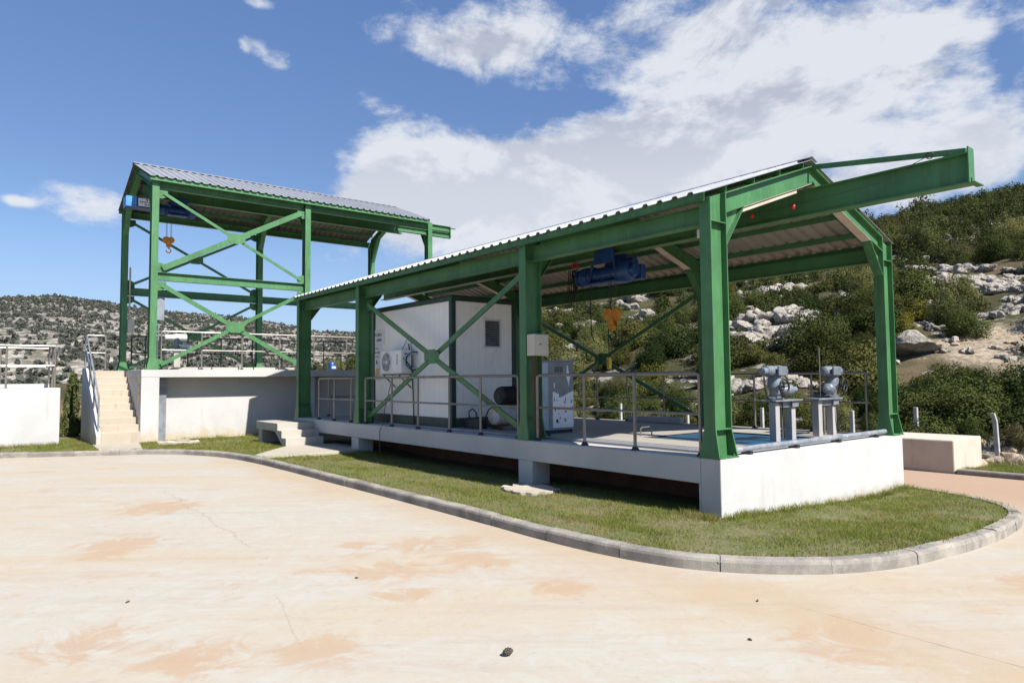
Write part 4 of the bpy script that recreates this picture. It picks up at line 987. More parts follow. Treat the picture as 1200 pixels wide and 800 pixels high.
mb = MB(); mb.path([(2.69, 4.375, 1.44), (2.69, 4.38, 2.0), (2.70, 4.30, 2.6), (2.66, 4.25, 3.1)], .011, 6); mb.build('cable', M['black'], pd)
mb = MB(); [mb.lathe((2.66, 4.375, 1.26+.05*k), (-1, 0, 0), [(.013, 0), (.013, .008)], 10) for k in range(3)]; mb.build('buttons', M['black'], pd)
mb = MB(); mb.path([(2.62, 4.75, 3.1), (2.60, 4.78, 2.5), (2.60, 4.76, 1.9), (2.62, 4.7, 1.75)], .010, 6); tag(mb.build('hanging_cable', M['black']), 'loose black cable hanging beside the orange hook of the near hoist', 'cable')
fe = empty('cable_festoon', (2.70, 5.35, 3.3), 'red cable trolley with black cable loops left of the near hoist', 'cable trolley')
mb = MB(); mb.box(2.62, 2.78, 5.28, 5.38, 3.39, 3.44); mb.lathe((2.70, 5.33, 3.39), (0, 0, -1), [(.05, 0), (.06, .02), (.03, .05)], 12); mb.build('trolley', M['red'], fe)
mb = MB()
for k in range(5):
    a = 5.22+.055*k; mb.path([(2.66+.02*k, a, 3.32), (2.64+.02*k, a-.06, 3.02-.05*k), (2.66, a+.02, 2.75-.06*k), (2.68, a+.09, 3.02-.04*k), (2.70, a+.07, 3.32)], .010, 5)
mb.build('cable_loops', M['black'], fe)

jb = empty('junction_box', (.0, 3.76, 1.4), 'beige junction box fixed to the middle column of the near canopy', 'junction box')
mb = MB(); mb.box(.03, .35, 3.56, 3.755, 1.41, 1.77); bx = mb.build('housing', M['beige'], jb, bevel=.008)
mb = MB(); mb.box(.05, .33, 3.548, 3.559, 1.43, 1.75); mb.build('cover', M['beige'], jb, bevel=.003)
mb = MB(); mb.lathe((.15, 3.548, 1.6), (0, -1, 0), [(.012, 0), (.012, .012)], 10); mb.build('lock', M['black'], jb)
mb = MB()
for k in range(4): mb.path([(.10+.05*k, 3.68, 1.41), (.10+.05*k, 3.70, .9), (.11+.045*k, 3.68, .4), (.13+.06*k, 3.66, .05)], .011, 6)
mb.build('cables', M['rustwall'], jb)

# white cabin
CU0, CU1, CV0, CV1, CZ0, CZ1 = .60, 2.32, 6.87, 10.40, .22, 2.68
cb = empty('equipment_cabin', (CU0, CV0, 0), 'white panel cabin with dark green corner posts under the near canopy', 'cabin')
mb = MB(); mb.box(CU0+.02, CU1-.02, CV0+.02, CV1-.02, CZ0, CZ1); mb.build('wall_panels', M['panel'], cb)
for u, v in ((CU0-.012, CV0-.012), (CU1-.10, CV0-.012), (CU0-.012, CV1-.10), (CU1-.10, CV1-.10)):
    mb = MB(); mb.box(u, u+.112, v, v+.112, .02, CZ1-.002); mb.build('corner_post', M['darkgreen'], cb, bevel=.01)
mb = MB(); mb.box(CU0-.03, CU1+.03, CV0-.03, CV1+.03, CZ1, CZ1+.10); mb.box(CU0+.05, CU1-.05, CV0+.05, CV1-.05, CZ1+.101, CZ1+.13); mb.build('roof_trim', M['darkgreen'], cb, bevel=.01)
mb = MB(); mb.box(CU0-.004, CU1+.004, CV0-.004, CV1+.004, .03, CZ0); mb.build('base_frame', M['basegreen'], cb)
vt = MB(); vt.box(1.42, 1.46, 6.852, 6.89, 1.70, 2.34); vt.box(1.86, 1.90, 6.852, 6.89, 1.70, 2.34); vt.box(1.461, 1.859, 6.852, 6.89, 1.70, 1.74); vt.box(1.461, 1.859, 6.852, 6.89, 2.30, 2.34); ve = vt.build('vent', M['white'], cb)
mb = MB(); mb.box(1.461, 1.859, 6.884, 6.889, 1.741, 2.299); mb.build('vent_backing', M['black'], ve)
mb = MB()
for k in range(14): z = 1.755+.039*k; mb.prism([(1.462, 6.866, z), (1.858, 6.866, z), (1.858, 6.883, z+.02), (1.462, 6.883, z+.02)], [(1.462, 6.864, z+.006), (1.858, 6.864, z+.006), (1.858, 6.881, z+.026), (1.462, 6.881, z+.026)])
mb.build('vent_slats', M['greysteel'], ve)
# notices on the long side (their lettering is too small to read; kept as strokes)
def strokes(v0, v1, z, h, u, rn):
    mb = MB(); v = v0; n = 0
    while v > v1+.02:
        w = rn.uniform(.020, .036); k = rn.choice([0, 1, 2, 3])
        a, b = v, v-w
        mb.box(u-.002, u, a-.010, a, z, z+h)
        if k in (0, 2): mb.box(u-.002, u, b, a-.0105, z+h-.012, z+h)
        if k in (1, 2): mb.box(u-.002, u, b, a-.0105, z, z+.012)
        if k == 3: mb.box(u-.002, u, b, a-.0105, z+h*.4, z+h*.6)
        if k in (0, 3): mb.box(u-.002, u, b-.0005, b-.009, z, z+h*.95)
        v -= w+.020
    return mb
rn = random.Random(5)
n1 = empty('notice', (.61, 10.1, 2.08), 'white notice with two lines of black lettering, topmost on the cabin side', 'notice')
mb = MB(); mb.box(.604, .616, 9.83, 10.385, 1.895, 2.26); mb.build('board', M['notice'], n1)
strokes(10.33, 9.88, 2.10, .075, .6035, rn).build('lettering', M['ink'], n1); strokes(10.20, 9.92, 1.975, .065, .6035, rn).build('lettering', M['ink'], n1)
n2 = empty('notice', (.61, 10.1, 1.7), 'narrow white notice with small black marks, below the larger one on the cabin side', 'notice')
mb = MB(); mb.box(.604, .614, 9.95, 10.38, 1.40, 1.885); mb.build('board', M['notice'], n2)
for z, a, b in ((1.78, 10.30, 10.05), (1.68, 10.33, 10.0), (1.58, 10.26, 10.08)): strokes(a, b, z, .045, .6035, rn).build('lettering', M['ink'], n2)
mb = MB(); mb.prism([(.6035, 10.25, 1.43), (.6035, 10.15, 1.43), (.6035, 10.20, 1.53)], [(.602, 10.25, 1.43), (.602, 10.15, 1.43), (.602, 10.20, 1.53)]); mb.build('pictogram', M['ink'], n2)
n3 = empty('sticker', (.61, 10.1, 1.2), 'pale orange hand shaped sticker below the notices on the cabin side', 'sticker')
mb = MB(); mb.box(.604, .612, 9.93, 10.36, 1.03, 1.395); mb.build('sheet', M['notice'], n3)
mb = MB(); mb.lathe((.6035, 10.16, 1.17), (-1, 0, 0), [(.115, 0), (.115, .002)], 20)
for k in range(4): mb.box(.6015, .6034, 10.23-.052*k-.04, 10.23-.052*k, 1.25, 1.32)
mb.build('hand', M['peach'], n3)
# air conditioner
ac = empty('air_conditioner', (.25, 8.4, 1.14), 'white outdoor air conditioner unit mounted on the side of the cabin', 'air conditioner')
mb = MB(); mb.box(.25, .52, 8.38, 9.33, 1.17, 1.70); ca = mb.build('casing', M['white'], ac, bevel=.018)
mb = MB(); mb.lathe((.2495, 9.03, 1.435), (-1, 0, 0), [(.235, 0), (.235, .012), (.215, .018), (.215, .001)], 30); mb.build('fan_ring', M['white'], ac)
mb = MB(); mb.lathe((.2487, 9.03, 1.435), (-1, 0, 0), [(.212, 0), (.212, .001)], 30); fd = mb.build('fan_opening', M['darkmetal'], ac)
mb = MB()
for k in range(1, 7): mb.torus((.238, 9.03, 1.435), (1, 0, 0), .033*k, .0035, 28, 5)
for k in range(10):
    a = k*math.pi/5; mb.tube((.238, 9.03+.03*math.cos(a), 1.435+.03*math.sin(a)), (.238, 9.03+.212*math.cos(a), 1.435+.212*math.sin(a)), .003, n=4)
mb.lathe((.240, 9.03, 1.435), (-1, 0, 0), [(.045, 0), (.04, .006)], 16); mb.build('fan_grille', M['white'], ac)
mb = MB()
for k in range(5):
    a = k*1.2566; c = []
    for r_, w_ in ((.05, .25), (.20, .75)): c += [(r_*math.cos(a-w_/2), r_*math.sin(a-w_/2)), (r_*math.cos(a+w_/2), r_*math.sin(a+w_/2))]
    c = [c[0], c[2], c[3], c[1]]; mb.prism([(.2465, 9.03+y, 1.435+z) for y, z in c], [(.2455, 9.03+y, 1.435+z) for y, z in c])
mb.build('fan_blades', M['greysteel'], ac)
mb = MB()
for k, hgt in enumerate((.03, .022, .034, .026, .03, .02)): mb.box(.2478, .2495, 8.535, 8.575, 1.60-.042*k-hgt, 1.60-.042*k)
mb.build('vertical_lettering', M['ink'], ac)
mb = MB(); mb.box(.34, .44, 8.3775, 8.3795, 1.60, 1.625); mb.build('side_handle', M['black'], ac)
mb = MB()
for k in range(4): mb.torus((.50+.018*k, 8.31, 1.45), (.25, 1, 0), .185-.012*(k % 2), .013, 26, 6)
mb.build('coiled_hose', M['cabblue'], ac)
mb = MB(); mb.torus((.555, 8.29, 1.45), (.25, 1, 0), .205, .012, 26, 6); mb.path([(.30, 8.37, 1.52), (.42, 8.33, 1.38), (.5, 8.30, 1.24), (.52, 8.30, 1.12)], .013, 6); mb.path([(.57, 8.6, 1.85), (.585, 8.55, 1.6), (.58, 8.45, 1.2), (.58, 8.4, .5), (.57, 8.36, .05)], .016, 6); mb.build('black_hose', M['black'], ac)
mb = MB(); mb.path([(.585, 8.62, 2.02), (.57, 8.5, 1.9), (.53, 8.38, 1.66)], .007, 5); mb.path([(.585, 8.62, 2.02), (.57, 8.75, 1.86), (.50, 8.78, 1.71)], .007, 5); mb.build('supply_cable', M['rustwall'], ac)
mb = MB()
for v in (8.5, 9.2): mb.box(.24, .60, v, v+.04, 1.135, 1.165); mb.bar((.28, v+.02, 1.13), (.59, v+.02, .85), .03, .03)
mb.build('bracket', M['greysteel'], ac)
mb = MB(); mb.path([(.45, 9.1, 1.15), (.30, 9.0, .8), (.12, 8.9, .35), (.06, 8.85, .05), (-.05, 8.8, -.1), (-.06, 8.78, -.6)], .008, 5); mb.build('drain_tube', M['rustwall'], ac)

# compressor and pump in front of the cabin
cp = empty('air_compressor', (1.35, 6.0, 0), 'white air receiver with black motor on top in front of the cabin vent', 'compressor')
mb = MB(); mb.lathe((1.02, 6.0, .30), (1, 0, 0), [(.02, -.06), (.12, -.045), (.19, 0), (.205, .05), (.205, .75), (.19, .80), (.12, .845), (.02, .86)], 24); mb.build('receiver', M['tankwhite'], cp, smooth=True)
mb = MB(); mb.lathe((1.16, 6.0, .68), (1, 0, 0), [(.03, -.03), (.15, -.02), (.185, .02), (.19, .08), (.19, .42), (.17, .46), (.05, .47)], 22)
for k in range(7): mb.lathe((1.24+.05*k, 6.0, .68), (1, 0, 0), [(.20, 0), (.20, .012)], 22)
mb.lathe((1.135, 6.0, .68), (-1, 0, 0), [(.11, 0), (.11, .012), (.07, .02)], 18); mb.box(1.25, 1.60, 5.9, 6.1, .48, .52); mb.build('motor', M['darkmetal'], cp)
mb = MB()
for u in (1.10, 1.68): mb.box(u, u+.05, 5.85, 6.15, .004, .13)
mb.build('feet', M['rustwall'], cp)
pp = empty('pump', (.9, 6.45, 0), 'low black pump with curved hoses at the corner of the cabin', 'pump')
mb = MB(); mb.box(.80, 1.02, 6.20, 6.75, .004, .21); mb.build('body', M['darkmetal'], pp, bevel=.03)
mb = MB(); mb.path([(.86, 6.62, .21), (.84, 6.60, .36), (.84, 6.48, .42), (.84, 6.36, .36), (.86, 6.32, .21)], .014, 6); mb.path([(.92, 6.18, .05), (.90, 6.10, .28), (.92, 6.02, .42), (.96, 5.97, .46)], .014, 6); mb.path([(.90, 6.12, .26), (.84, 6.02, .25), (.84, 5.96, .14), (.92, 5.92, .03)], .012, 6); mb.build('hoses', M['black'], pp)

# electrical cabinet with torn white posters
ec = empty('electrical_cabinet', (1.5, 4.65, 0), 'grey electrical cabinet with torn white posters on its door', 'cabinet')
mb = MB(); mb.box(1.20, 1.86, 4.545, 4.83, .06, 1.34); mb.build('body', M['cabblue'], ec, bevel=.008)
mb = MB(); mb.box(1.17, 1.89, 4.51, 4.86, 1.341, 1.375); mb.build('roof', M['cabgrey'], ec, bevel=.005)
mb = MB(); mb.box(1.215, 1.845, 4.528, 4.544, .08, 1.32); dr = mb.build('door', M['cabgrey'], ec, bevel=.004)
mb = MB()
for k in range(5): mb.box(1.36+.045*k, 1.38+.045*k, 4.525, 4.5275, 1.14, 1.25)
mb.build('vent_slots', M['black'], dr)
def poster(pts, name='torn_poster', y=4.5265): mb = MB(); mb.prism([(u, y, z) for u, z in pts], [(u, y-.002, z) for u, z in pts]); return mb.build(name, M['notice'], dr)
poster([(1.30, .10), (1.83, .10), (1.835, .80), (1.78, .77), (1.70, .745), (1.60, .70), (1.50, .67), (1.46, .665), (1.455, .73), (1.33, .78), (1.30, .77)])
poster([(1.66, 1.05), (1.70, .95), (1.715, .86), (1.73, .97), (1.76, 1.06), (1.72, 1.14), (1.70, 1.28), (1.675, 1.27)]); poster([(1.33, .86), (1.35, .84), (1.36, .93), (1.335, .95)])
mb = MB(); rn = random.Random(9)
for cu, cz, n in ((1.36, .60, 3), (1.62, .58, 3), (1.76, .55, 2), (1.60, .38, 3), (1.40, .20, 5), (1.45, .25, 4), (1.62, .22, 2), (1.36, .42, 2), (1.76, .42, 2)):
    for _ in range(n): u, z = cu+rn.gauss(0, .025), cz+rn.gauss(0, .03); mb.box(u, u+rn.uniform(.008, .022), 4.5225, 4.5243, z, z+rn.uniform(.02, .075))
mb.build('poster_tears', M['ink'], dr)
mb = MB(); mb.box(1.22, 1.84, 4.56, 4.81, .002, .059); mb.build('plinth', M['black'], ec)
mb = MB(); mb.path([(.95, 4.25, .02), (.80, 4.1, .06), (.72, 3.95, .03), (.66, 4.15, .02), (.62, 4.35, .05), (.8, 4.5, .02)], .016, 6); mb.path([(.75, 4.6, .02), (.7, 4.35, .10), (.78, 4.2, .02)], .012, 6); tag(mb.build('loose_cables', M['black']), 'black cables lying on the platform in front of the electrical cabinet', 'cable')

# round grey pipe laid on the end wall
pi_ = empty('grey_pipe', (.5, .13, .06), 'weathered grey pipe lying along the top of the white end wall', 'pipe')
mb = MB(); mb.lathe((.44, .13, .072), (1, 0, 0), [(.03, 0), (.040, .012), (.040, 4.52), (.03, 4.535)], 16); mb.build('barrel', M['pipegrey'], pi_, smooth=True)
mb = MB()
for u in (.75, 1.95, 3.2, 4.5): mb.box(u, u+.07, .06, .20, .002, .045); pass
mb.build('saddle', M['darkmetal'], pi_)

# valve actuators on grey pedestals
def actuator(u0, v, flip, label):
    r = empty('valve_actuator', (u0, v, 0), label, 'actuator', 'valve actuators on the near platform')
    for u in (u0-.36, u0+.13):
        mb = MB(); mb.box(u+.065, u+.19, v-.06, v+.06, -.28, .615); mb.build('pedestal_leg', M['pipeconc'], r, bevel=.006)
    mb = MB(); mb.box(u0-.15, u0+.16, v-.05, v-.03, .52, .615); mb.box(u0-.40, u0+.44, v-.13, v+.13, .62, .645); mb.box(u0+.17, u0+.36, v-.095, v-.08, .52, .618); mb.build('top_plate', M['greysteel'], r, bevel=.004)
    mb = MB(); mb.tube((u0, v, .02), (u0, v, .62), .018, n=10); mb.build('valve_stem', M['steel'], r)
    s = -1 if flip else 1; U0 = u0; u0 = u0+(.27 if flip else -.15)
    mb = MB(); mb.lathe((u0-s*.05, v, .65), (0, 0, 1), [(.14, 0), (.14, .03), (.08, .05), (.085, .16), (.115, .20), (.11, .34), (.075, .40), (.085, .47)], 20); mb.build('gear_housing', M['actgrey'], r, smooth=True)
    mb = MB(); a = u0-s*.42
    mb.lathe((a, v, 1.11), (s, 0, 0), [(.02, -.01), (.06, 0), (.065, .10), (.08, .11), (.08, .14), (.090, .15), (.088, .46), (.098, .47), (.098, .52), (.08, .54), (.08, .66), (.05, .68), (.02, .685)], 20); mb.build('motor_barrel', M['actgrey'], r, smooth=True)
    mb = MB(); mb.box(u0-.16, u0+.10, v-.15, v-.115, 1.04, 1.19); mb.build('cover', M['actgrey'], r, bevel=.01)
    mb = MB(); mb.lathe((u0+s*.05, v-.05, .80), (s, -.15, .02), [(.04, 0), (.085, .06), (.095, .12), (.095, .22), (.07, .25), (.05, .26), (.05, .36), (.02, .37)], 18); mb.build('limit_switch_housing', M['actgrey'], r, smooth=True)
    mb = MB(); c = Vector((u0-s*.10, v-.20, .86)); ax = Vector((-.1*s, -1, 0)); mb.torus(c, ax, .115, .016, 24, 8)
    for k in range(3):
        t_ = k*2.094; x = Vector((1, -.1*s, 0)).normalized(); mb.tube(c, c+x*.115*math.cos(t_)+Vector((0, 0, .115*math.sin(t_))), .010, n=6)
    mb.tube(c, c-ax.normalized()*.09, .02, n=8); mb.build('handwheel', M['black'], r)
    mb = MB(); e = u0+.33 if flip else u0-.36
    mb.path([(e, v, 1.02), (e+(.10 if flip else -.02), v-.02, .88), (e+(.08 if flip else .02), v-.03, .70), (e-(.12 if flip else -.12), v-.06, .62), (u0+.02, v-.08, .60), (u0+.02, v-.1, .3), (u0+.06, v-.08, .02)], .014, 6); mb.build('cable', M['black'], r)
actuator(3.17, .98, False, 'grey blue valve actuator with black handwheel facing the yard, nearer the corner column')
actuator(4.36, .88, True, 'grey blue valve actuator with a cable loop at its side, farther from the corner column')
mb = MB(); mb.tube((4.30, .90, .64), (4.30, .90, 1.52), .008, n=6); tag(mb.build('thin_rod', M['steel']), 'thin upright steel rod above the farther actuator', 'rod')
mb = MB(); mb.path([(2.0, 3.0, 0), (2.0, 3.0, .13), (2.05, 3.0, .15), (2.25, 3.0, .15), (2.3, 3.0, .13), (2.3, 3.0, 0)], .012, 6); tag(mb.build('grab_handle', M['steel'], smooth=True), 'small steel grab handle standing at the edge of the blue tank', 'handle')

# ---------------------------------------------------------------- the high white block, its stair and what stands on it
cam_scale(.94, (-.443, -.305, .061))
hb = empty('concrete_block', (-3.26, 17.43, -.66), 'high white concrete block carrying the tall canopy, with a recessed front wall', 'platform')
mb = MB(); mb.box(-3.26, 9.5, 17.43, 23.2, 1.17, 1.40); mb.build('top_slab', M['whitewash2'], hb, bevel=.012)
mb = MB(); mb.box(-3.258, -2.77, 17.433, 18.0, -1.0, 1.169); mb.build('corner_pillar', M['whitewash2'], hb, bevel=.012)
mb = MB(); mb.box(-3.255, 9.5, 18.02, 23.1, -1.0, 1.168); mb.build('recessed_wall', M['whitewash2'], hb)
for u in (1.62, 5.9):
    mb = MB(); mb.box(u, u+.5, 17.6, 18.019, -1.0, 1.167); mb.build('wall_pillar', M['whitewash2'], hb, bevel=.012)
mb = MB(); mb.box(-2.69, -2.47, 17.93, 18.015, -.75, 1.166); mb.build('grey_cover_strip', M['greysteel'], hb)
# pale yellow patches on the stair side
mb = MB(); rn = random.Random(3)
for (v, z, w, h) in ((17.62, .95, .42, .32), (17.72, .66, .20, .30), (17.60, .42, .26, .24)): mb.box(-3.2645, -3.261, v, v+w, z, z+h)
mb.build('yellow_patch', paint('pale yellow patch', (.60, .50, .28), .8, 0, .25, 6), hb)
us = empty('low_upstand', (-.5, 18, 1.4), 'low pale concrete covers along the front edge of the high block behind its railing', 'upstand')
for u0, u1 in ((-2.45, -1.2), (-1.17, .1), (.13, 1.5)):
    mb = MB(); mb.box(u0, u1, 17.85, 18.75, 1.40, 1.485); mb.build('cover', M['steps'], us, bevel=.008)
sr = empty('concrete_stair', (-3.8, 17.3, -.6), 'cream concrete stair climbing beside the high white block', 'stair')
NS, RZ, TR = 10, .2, .28; prof = [(17.3, -.62)]
for k in range(NS): prof += [(17.3+TR*k, -.6+RZ*(k+1)), (17.3+TR*(k+1), -.6+RZ*(k+1))]
prof[-1] = (20.45, 1.4); prof += [(20.45, -1.0), (17.3, -1.0)]
mb = MB(); mb.prism([(-4.262, v, z) for v, z in prof], [(-3.263, v, z) for v, z in prof]); mb.build('flight', M['stairs'], sr, bevel=.008)
mb = MB(); sp = [(17.28, -.72), (17.28, -.47), (20.1, 1.49), (20.45, 1.49), (20.45, -.9), (17.28, -.9)]
mb.prism([(-4.385, v, z) for v, z in sp], [(-4.265, v, z) for v, z in sp]); mb.build('stringer', M['whitewash2'], sr, bevel=.01)
hr_ = empty('stair_handrail', (-4.32, 17.4, -.45), 'grey steel handrail along the open side of the cream stair', 'handrail')
sl_ = 1.96/2.7
for nm, h in (('top_rail', 1.0), ('mid_rail', .52)):
    mb = MB(); mb.path([(-4.32, 17.42, -.42+h), (-4.32, 18.8, -.42+h+1.38*sl_), (-4.32, 20.1, 1.50+h), (-4.32, 20.42, 1.50+h)], .024, 8); mb.build(nm, M['greysteel'], hr_, smooth=True)
for v in (17.45, 18.35, 19.25, 20.38):
    z = min(-.45+(v-17.3)*sl_, 1.5); mb = MB(); mb.tube((-4.32, v, z), (-4.32, v, z+1.02), .024, n=8); mb.build('post', M['greysteel'], hr_, smooth=True)
railing('', [(-4.30, 20.40), (-3.76, 20.40)], [.54], 1.40, 'short bright railing across the back of the landing at the top of the stair', h=1.14, hm=.58)
railing('', [(-2.70, 17.62), (8.8, 17.62)], [0, 1.15, 2.37, 3.59, 4.78, 6.0, 7.2, 8.4, 9.6, 10.8], 1.40, 'long steel railing along the front edge of the high white block', h=1.16, hm=.60)
railing('', [(-2.6, 22.85), (9.3, 22.85)], [0, .45, .95, 1.9, 3.1, 4.3, 5.5, 6.55, 7.3, 8.1, 9.3, 10.5], 1.40, 'dark railing along the rear edge of the high block', h=1.30, hm=.70, mat='darkmetal')
railing('', [(9.3, 17.7), (9.3, 22.8)], [0, 1.7, 3.4, 5.0], 1.40, 'dark railing across the far end of the high block', h=1.30, hm=.70, mat='darkmetal')
va = empty('gate_valve', (-1.85, 19.5, 1.4), 'pale valve with horizontal housing on a pedestal under the tall canopy', 'valve')
mb = MB(); mb.box(-1.95, -1.75, 19.4, 19.6, 1.40, 2.02); mb.build('pedestal', M['steps'], va, bevel=.01)
mb = MB(); mb.box(-2.18, -1.50, 19.36, 19.64, 2.021, 2.06); mb.lathe((-1.85, 19.5, 2.06), (0, 0, 1), [(.12, 0), (.12, .05), (.08, .08), (.08, .30), (.11, .33), (.11, .45)], 16); mb.build('yoke', M['actgrey'], va)
mb = MB(); mb.lathe((-2.22, 19.5, 2.50), (1, 0, 0), [(.03, 0), (.085, .02), (.085, .30), (.11, .31), (.11, .66), (.05, .68)], 18); mb.build('motor_barrel', M['white'], va, smooth=True)
mb = MB(); mb.lathe((-1.72, 19.5, 2.22), (1, 0, 0), [(.05, 0), (.08, .04), (.08, .26), (.03, .28)], 16); mb.build('switch_housing', M['cabblue'], va, smooth=True)
gb = empty('switch_box', (-2.7, 17.8, 2.85), 'tall grey switch box on the back of the front corner column of the tall canopy', 'switch box')
mb = MB(); mb.box(-2.855, -2.60, 17.76, 17.93, 2.90, 3.62); mb.build('housing', M['greysteel'], gb, bevel=.01); mb = MB(); mb.tube((-2.74, 17.86, 1.4), (-2.74, 17.86, 2.9), .022, n=8); mb.build('conduit', M['greysteel'], gb)
gb = empty('switch_box', (-2.7, 22.3, 2.8), 'small beige switch box on the rear corner column of the tall canopy', 'switch box')
mb = MB(); mb.box(-2.845, -2.62, 22.25, 22.42, 2.78, 3.26); mb.build('housing', M['beige'], gb, bevel=.01); mb = MB(); mb.tube((-2.80, 22.2, 3.26), (-2.80, 22.2, 5.1), .03, n=8); mb.build('conduit', M['tint'], gb)
bp = empty('blue_pump', (3.36, 19, 1.4), 'small round blue pump standing on the high block', 'pump')
mb = MB(); mb.lathe((3.36, 19, 1.4), (0, 0, 1), [(.13, 0), (.16, .05), (.16, .22), (.12, .30), (.05, .33)], 16); mb.build('body', M['blue'], bp, smooth=True)
mb = MB(); mb.box(3.28, 3.44, 18.825, 18.84, 1.47, 1.56); mb.build('name_plate', M['cabblue'], bp)
# hoist of the tall canopy
h2 = empty('electric_hoist', (-2.0, 19.975, 7.13), 'blue electric hoist with small orange hook under the gable of the tall canopy', 'hoist')
hoist(h2, (-1.75, 19.975, 7.06), (1, 0, 0), .85, -.30, 5.60)
mb = MB(); mb.box(-3.38, -2.45, 19.60, 20.10, 6.70, 7.03); mb.build('control_box', M['blue'], h2, bevel=.008)
mb = MB(); mb.box(-3.40, -3.382, 19.60, 20.10, 6.70, 7.03); mb.box(-3.38, -3.10, 19.590, 19.599, 6.70, 7.03); mb.build('lit_end_panel', M['lit_blue'], h2)  # sunlight on the box end put into a lighter blue
mb = MB(); mb.box(-3.05, -2.52, 19.592, 19.598, 6.74, 7.00); pl = mb.build('label_plate', M['notice'], h2)
mb = MB(); rn = random.Random(2); mb.lathe((-2.80, 19.591, 6.955), (0, -1, 0), [(.028, 0), (.028, .001)], 12)
for z, h in ((6.885, .020), (6.855, .018)):
    u = -3.0
    while u < -2.57: k = rn.uniform(.012, .03); mb.box(u, u+k, 19.590, 19.5915, z, z+h); u += k+.012
for u in (-2.86, -2.76, -2.66):
    mb.box(u, u+.018, 19.590, 19.5915, 6.765, 6.83); mb.box(u+.05, u+.066, 19.590, 19.5915, 6.765, 6.83); mb.box(u+.0185, u+.0495, 19.590, 19.5915, 6.79, 6.806)
mb.build('lettering', M['ink'], pl)

cam_scale()
# white tank at the left edge of the view
tk = empty('concrete_tank', (-8, 17, -.62), 'low white concrete tank at the left edge with a railing on top', 'tank')
mb = MB(); mb.box(-13, -5.28, 17.0, 18.75, -1.0, .90); mb.build('body', M['whitewash'], tk, bevel=.015)
mb = MB(); mb.box(-13, -5.42, 18.35, 18.60, .901, 1.01); mb.build('kerb_upstand', M['whitewash'], tk, bevel=.01)
railing('', [(-12.4, 17.07), (-5.41, 17.07), (-5.41, 18.70), (-12.4, 18.70)], [.4, 1.7, 3.0, 4.3, 5.93, 6.99, 7.6, 8.62, 9.75, 11.2, 12.6], .90, 'pale steel railing round the top of the white tank at the left edge', h=1.12, hm=.60, foot=False)

# across the road
bl = MB(); bl.box(10.61, 12.42, 1.0, 3.6, -1.6, -.49); bo = bl.build('concrete_block', M['block'], bevel=.03)
tag(bo, 'weathered board marked concrete block standing across the road', 'concrete block')
for (u, v, h, tx, lab) in ((14.0, 1.12, 1.20, .04, 'leaning white fence post right of the weathered concrete block'), (14.0, 3.08, 1.30, 0, 'white fence post in the scrub just behind the weathered concrete block'), (13.7, 7.75, 1.25, .0, 'white fence post seen between the blue tank and the nearer actuator'),
                         (13.7, 4.75, 1.25, 0, 'white fence post behind the farther actuator'), (13.7, 10.8, 1.15, .01, 'white fence post seen just left of the near corner column'), (13.8, 14.2, 1.2, 0, 'white fence post behind the far railing of the near platform')):
    z = hits_slope(u, v); mb = MB()
    mb.prism([(u-.055, v-.055, z-.2), (u+.055, v-.055, z-.2), (u+.055, v+.055, z-.2), (u-.055, v+.055, z-.2)], [(u-.05+tx, v-.05+tx, z+h*.82), (u+.05+tx, v-.05+tx, z+h*.82), (u+.05+tx, v+.05+tx, z+h*.82), (u-.05+tx, v+.05+tx, z+h*.82)])
    a = [(u-.05+tx, v-.05+tx, z+h*.821), (u+.05+tx, v-.05+tx, z+h*.821), (u+.05+tx, v+.05+tx, z+h*.821), (u-.05+tx, v+.05+tx, z+h*.821)]
    mb.prism(a, [(p[0]-tx*.9, p[1]+tx, z+h) for p in a]); tag(mb.build('fence_post', M['postwhite'], bevel=.008), lab, 'fence post', 'white fence posts along the foot of the hill')
# litter on the yard
cone = MB()
for k in range(40):
    t_ = k*2.4; f = k/40; r_ = (.018)*math.sin(math.pi*(.12+.85*f)); p = Vector((-4.63-.03+.062*f, -1.58+r_*math.cos(t_), -.70+r_*math.sin(t_)))
    cone.frust((p.x, p.y), p.z-.006, p.z+.004, .008, .007, .004, .004)
tag(cone.build('pine_cone', M['bark']), 'dark pine cone lying on the concrete yard near the camera', 'pine cone')
rn = random.Random(21)
for (u, v) in ((-2.48, -2.01), (-3.24, -2.42), (-6.3, 1.2), (-4.6, .62)):
    mb = MB(); a = rn.uniform(0, 3); s = rn.uniform(.008, .018); z = fz(u, v)+.014
    mb.path([(u-s*math.cos(a), v-s*math.sin(a), z), (u, v, z+.008), (u+s*math.cos(a), v+s*math.sin(a), z)], .007, 5)
    tag(mb.build('debris', M['bark']), 'tiny dark twig fragment lying on the concrete yard', 'debris', 'twig fragments on the yard')

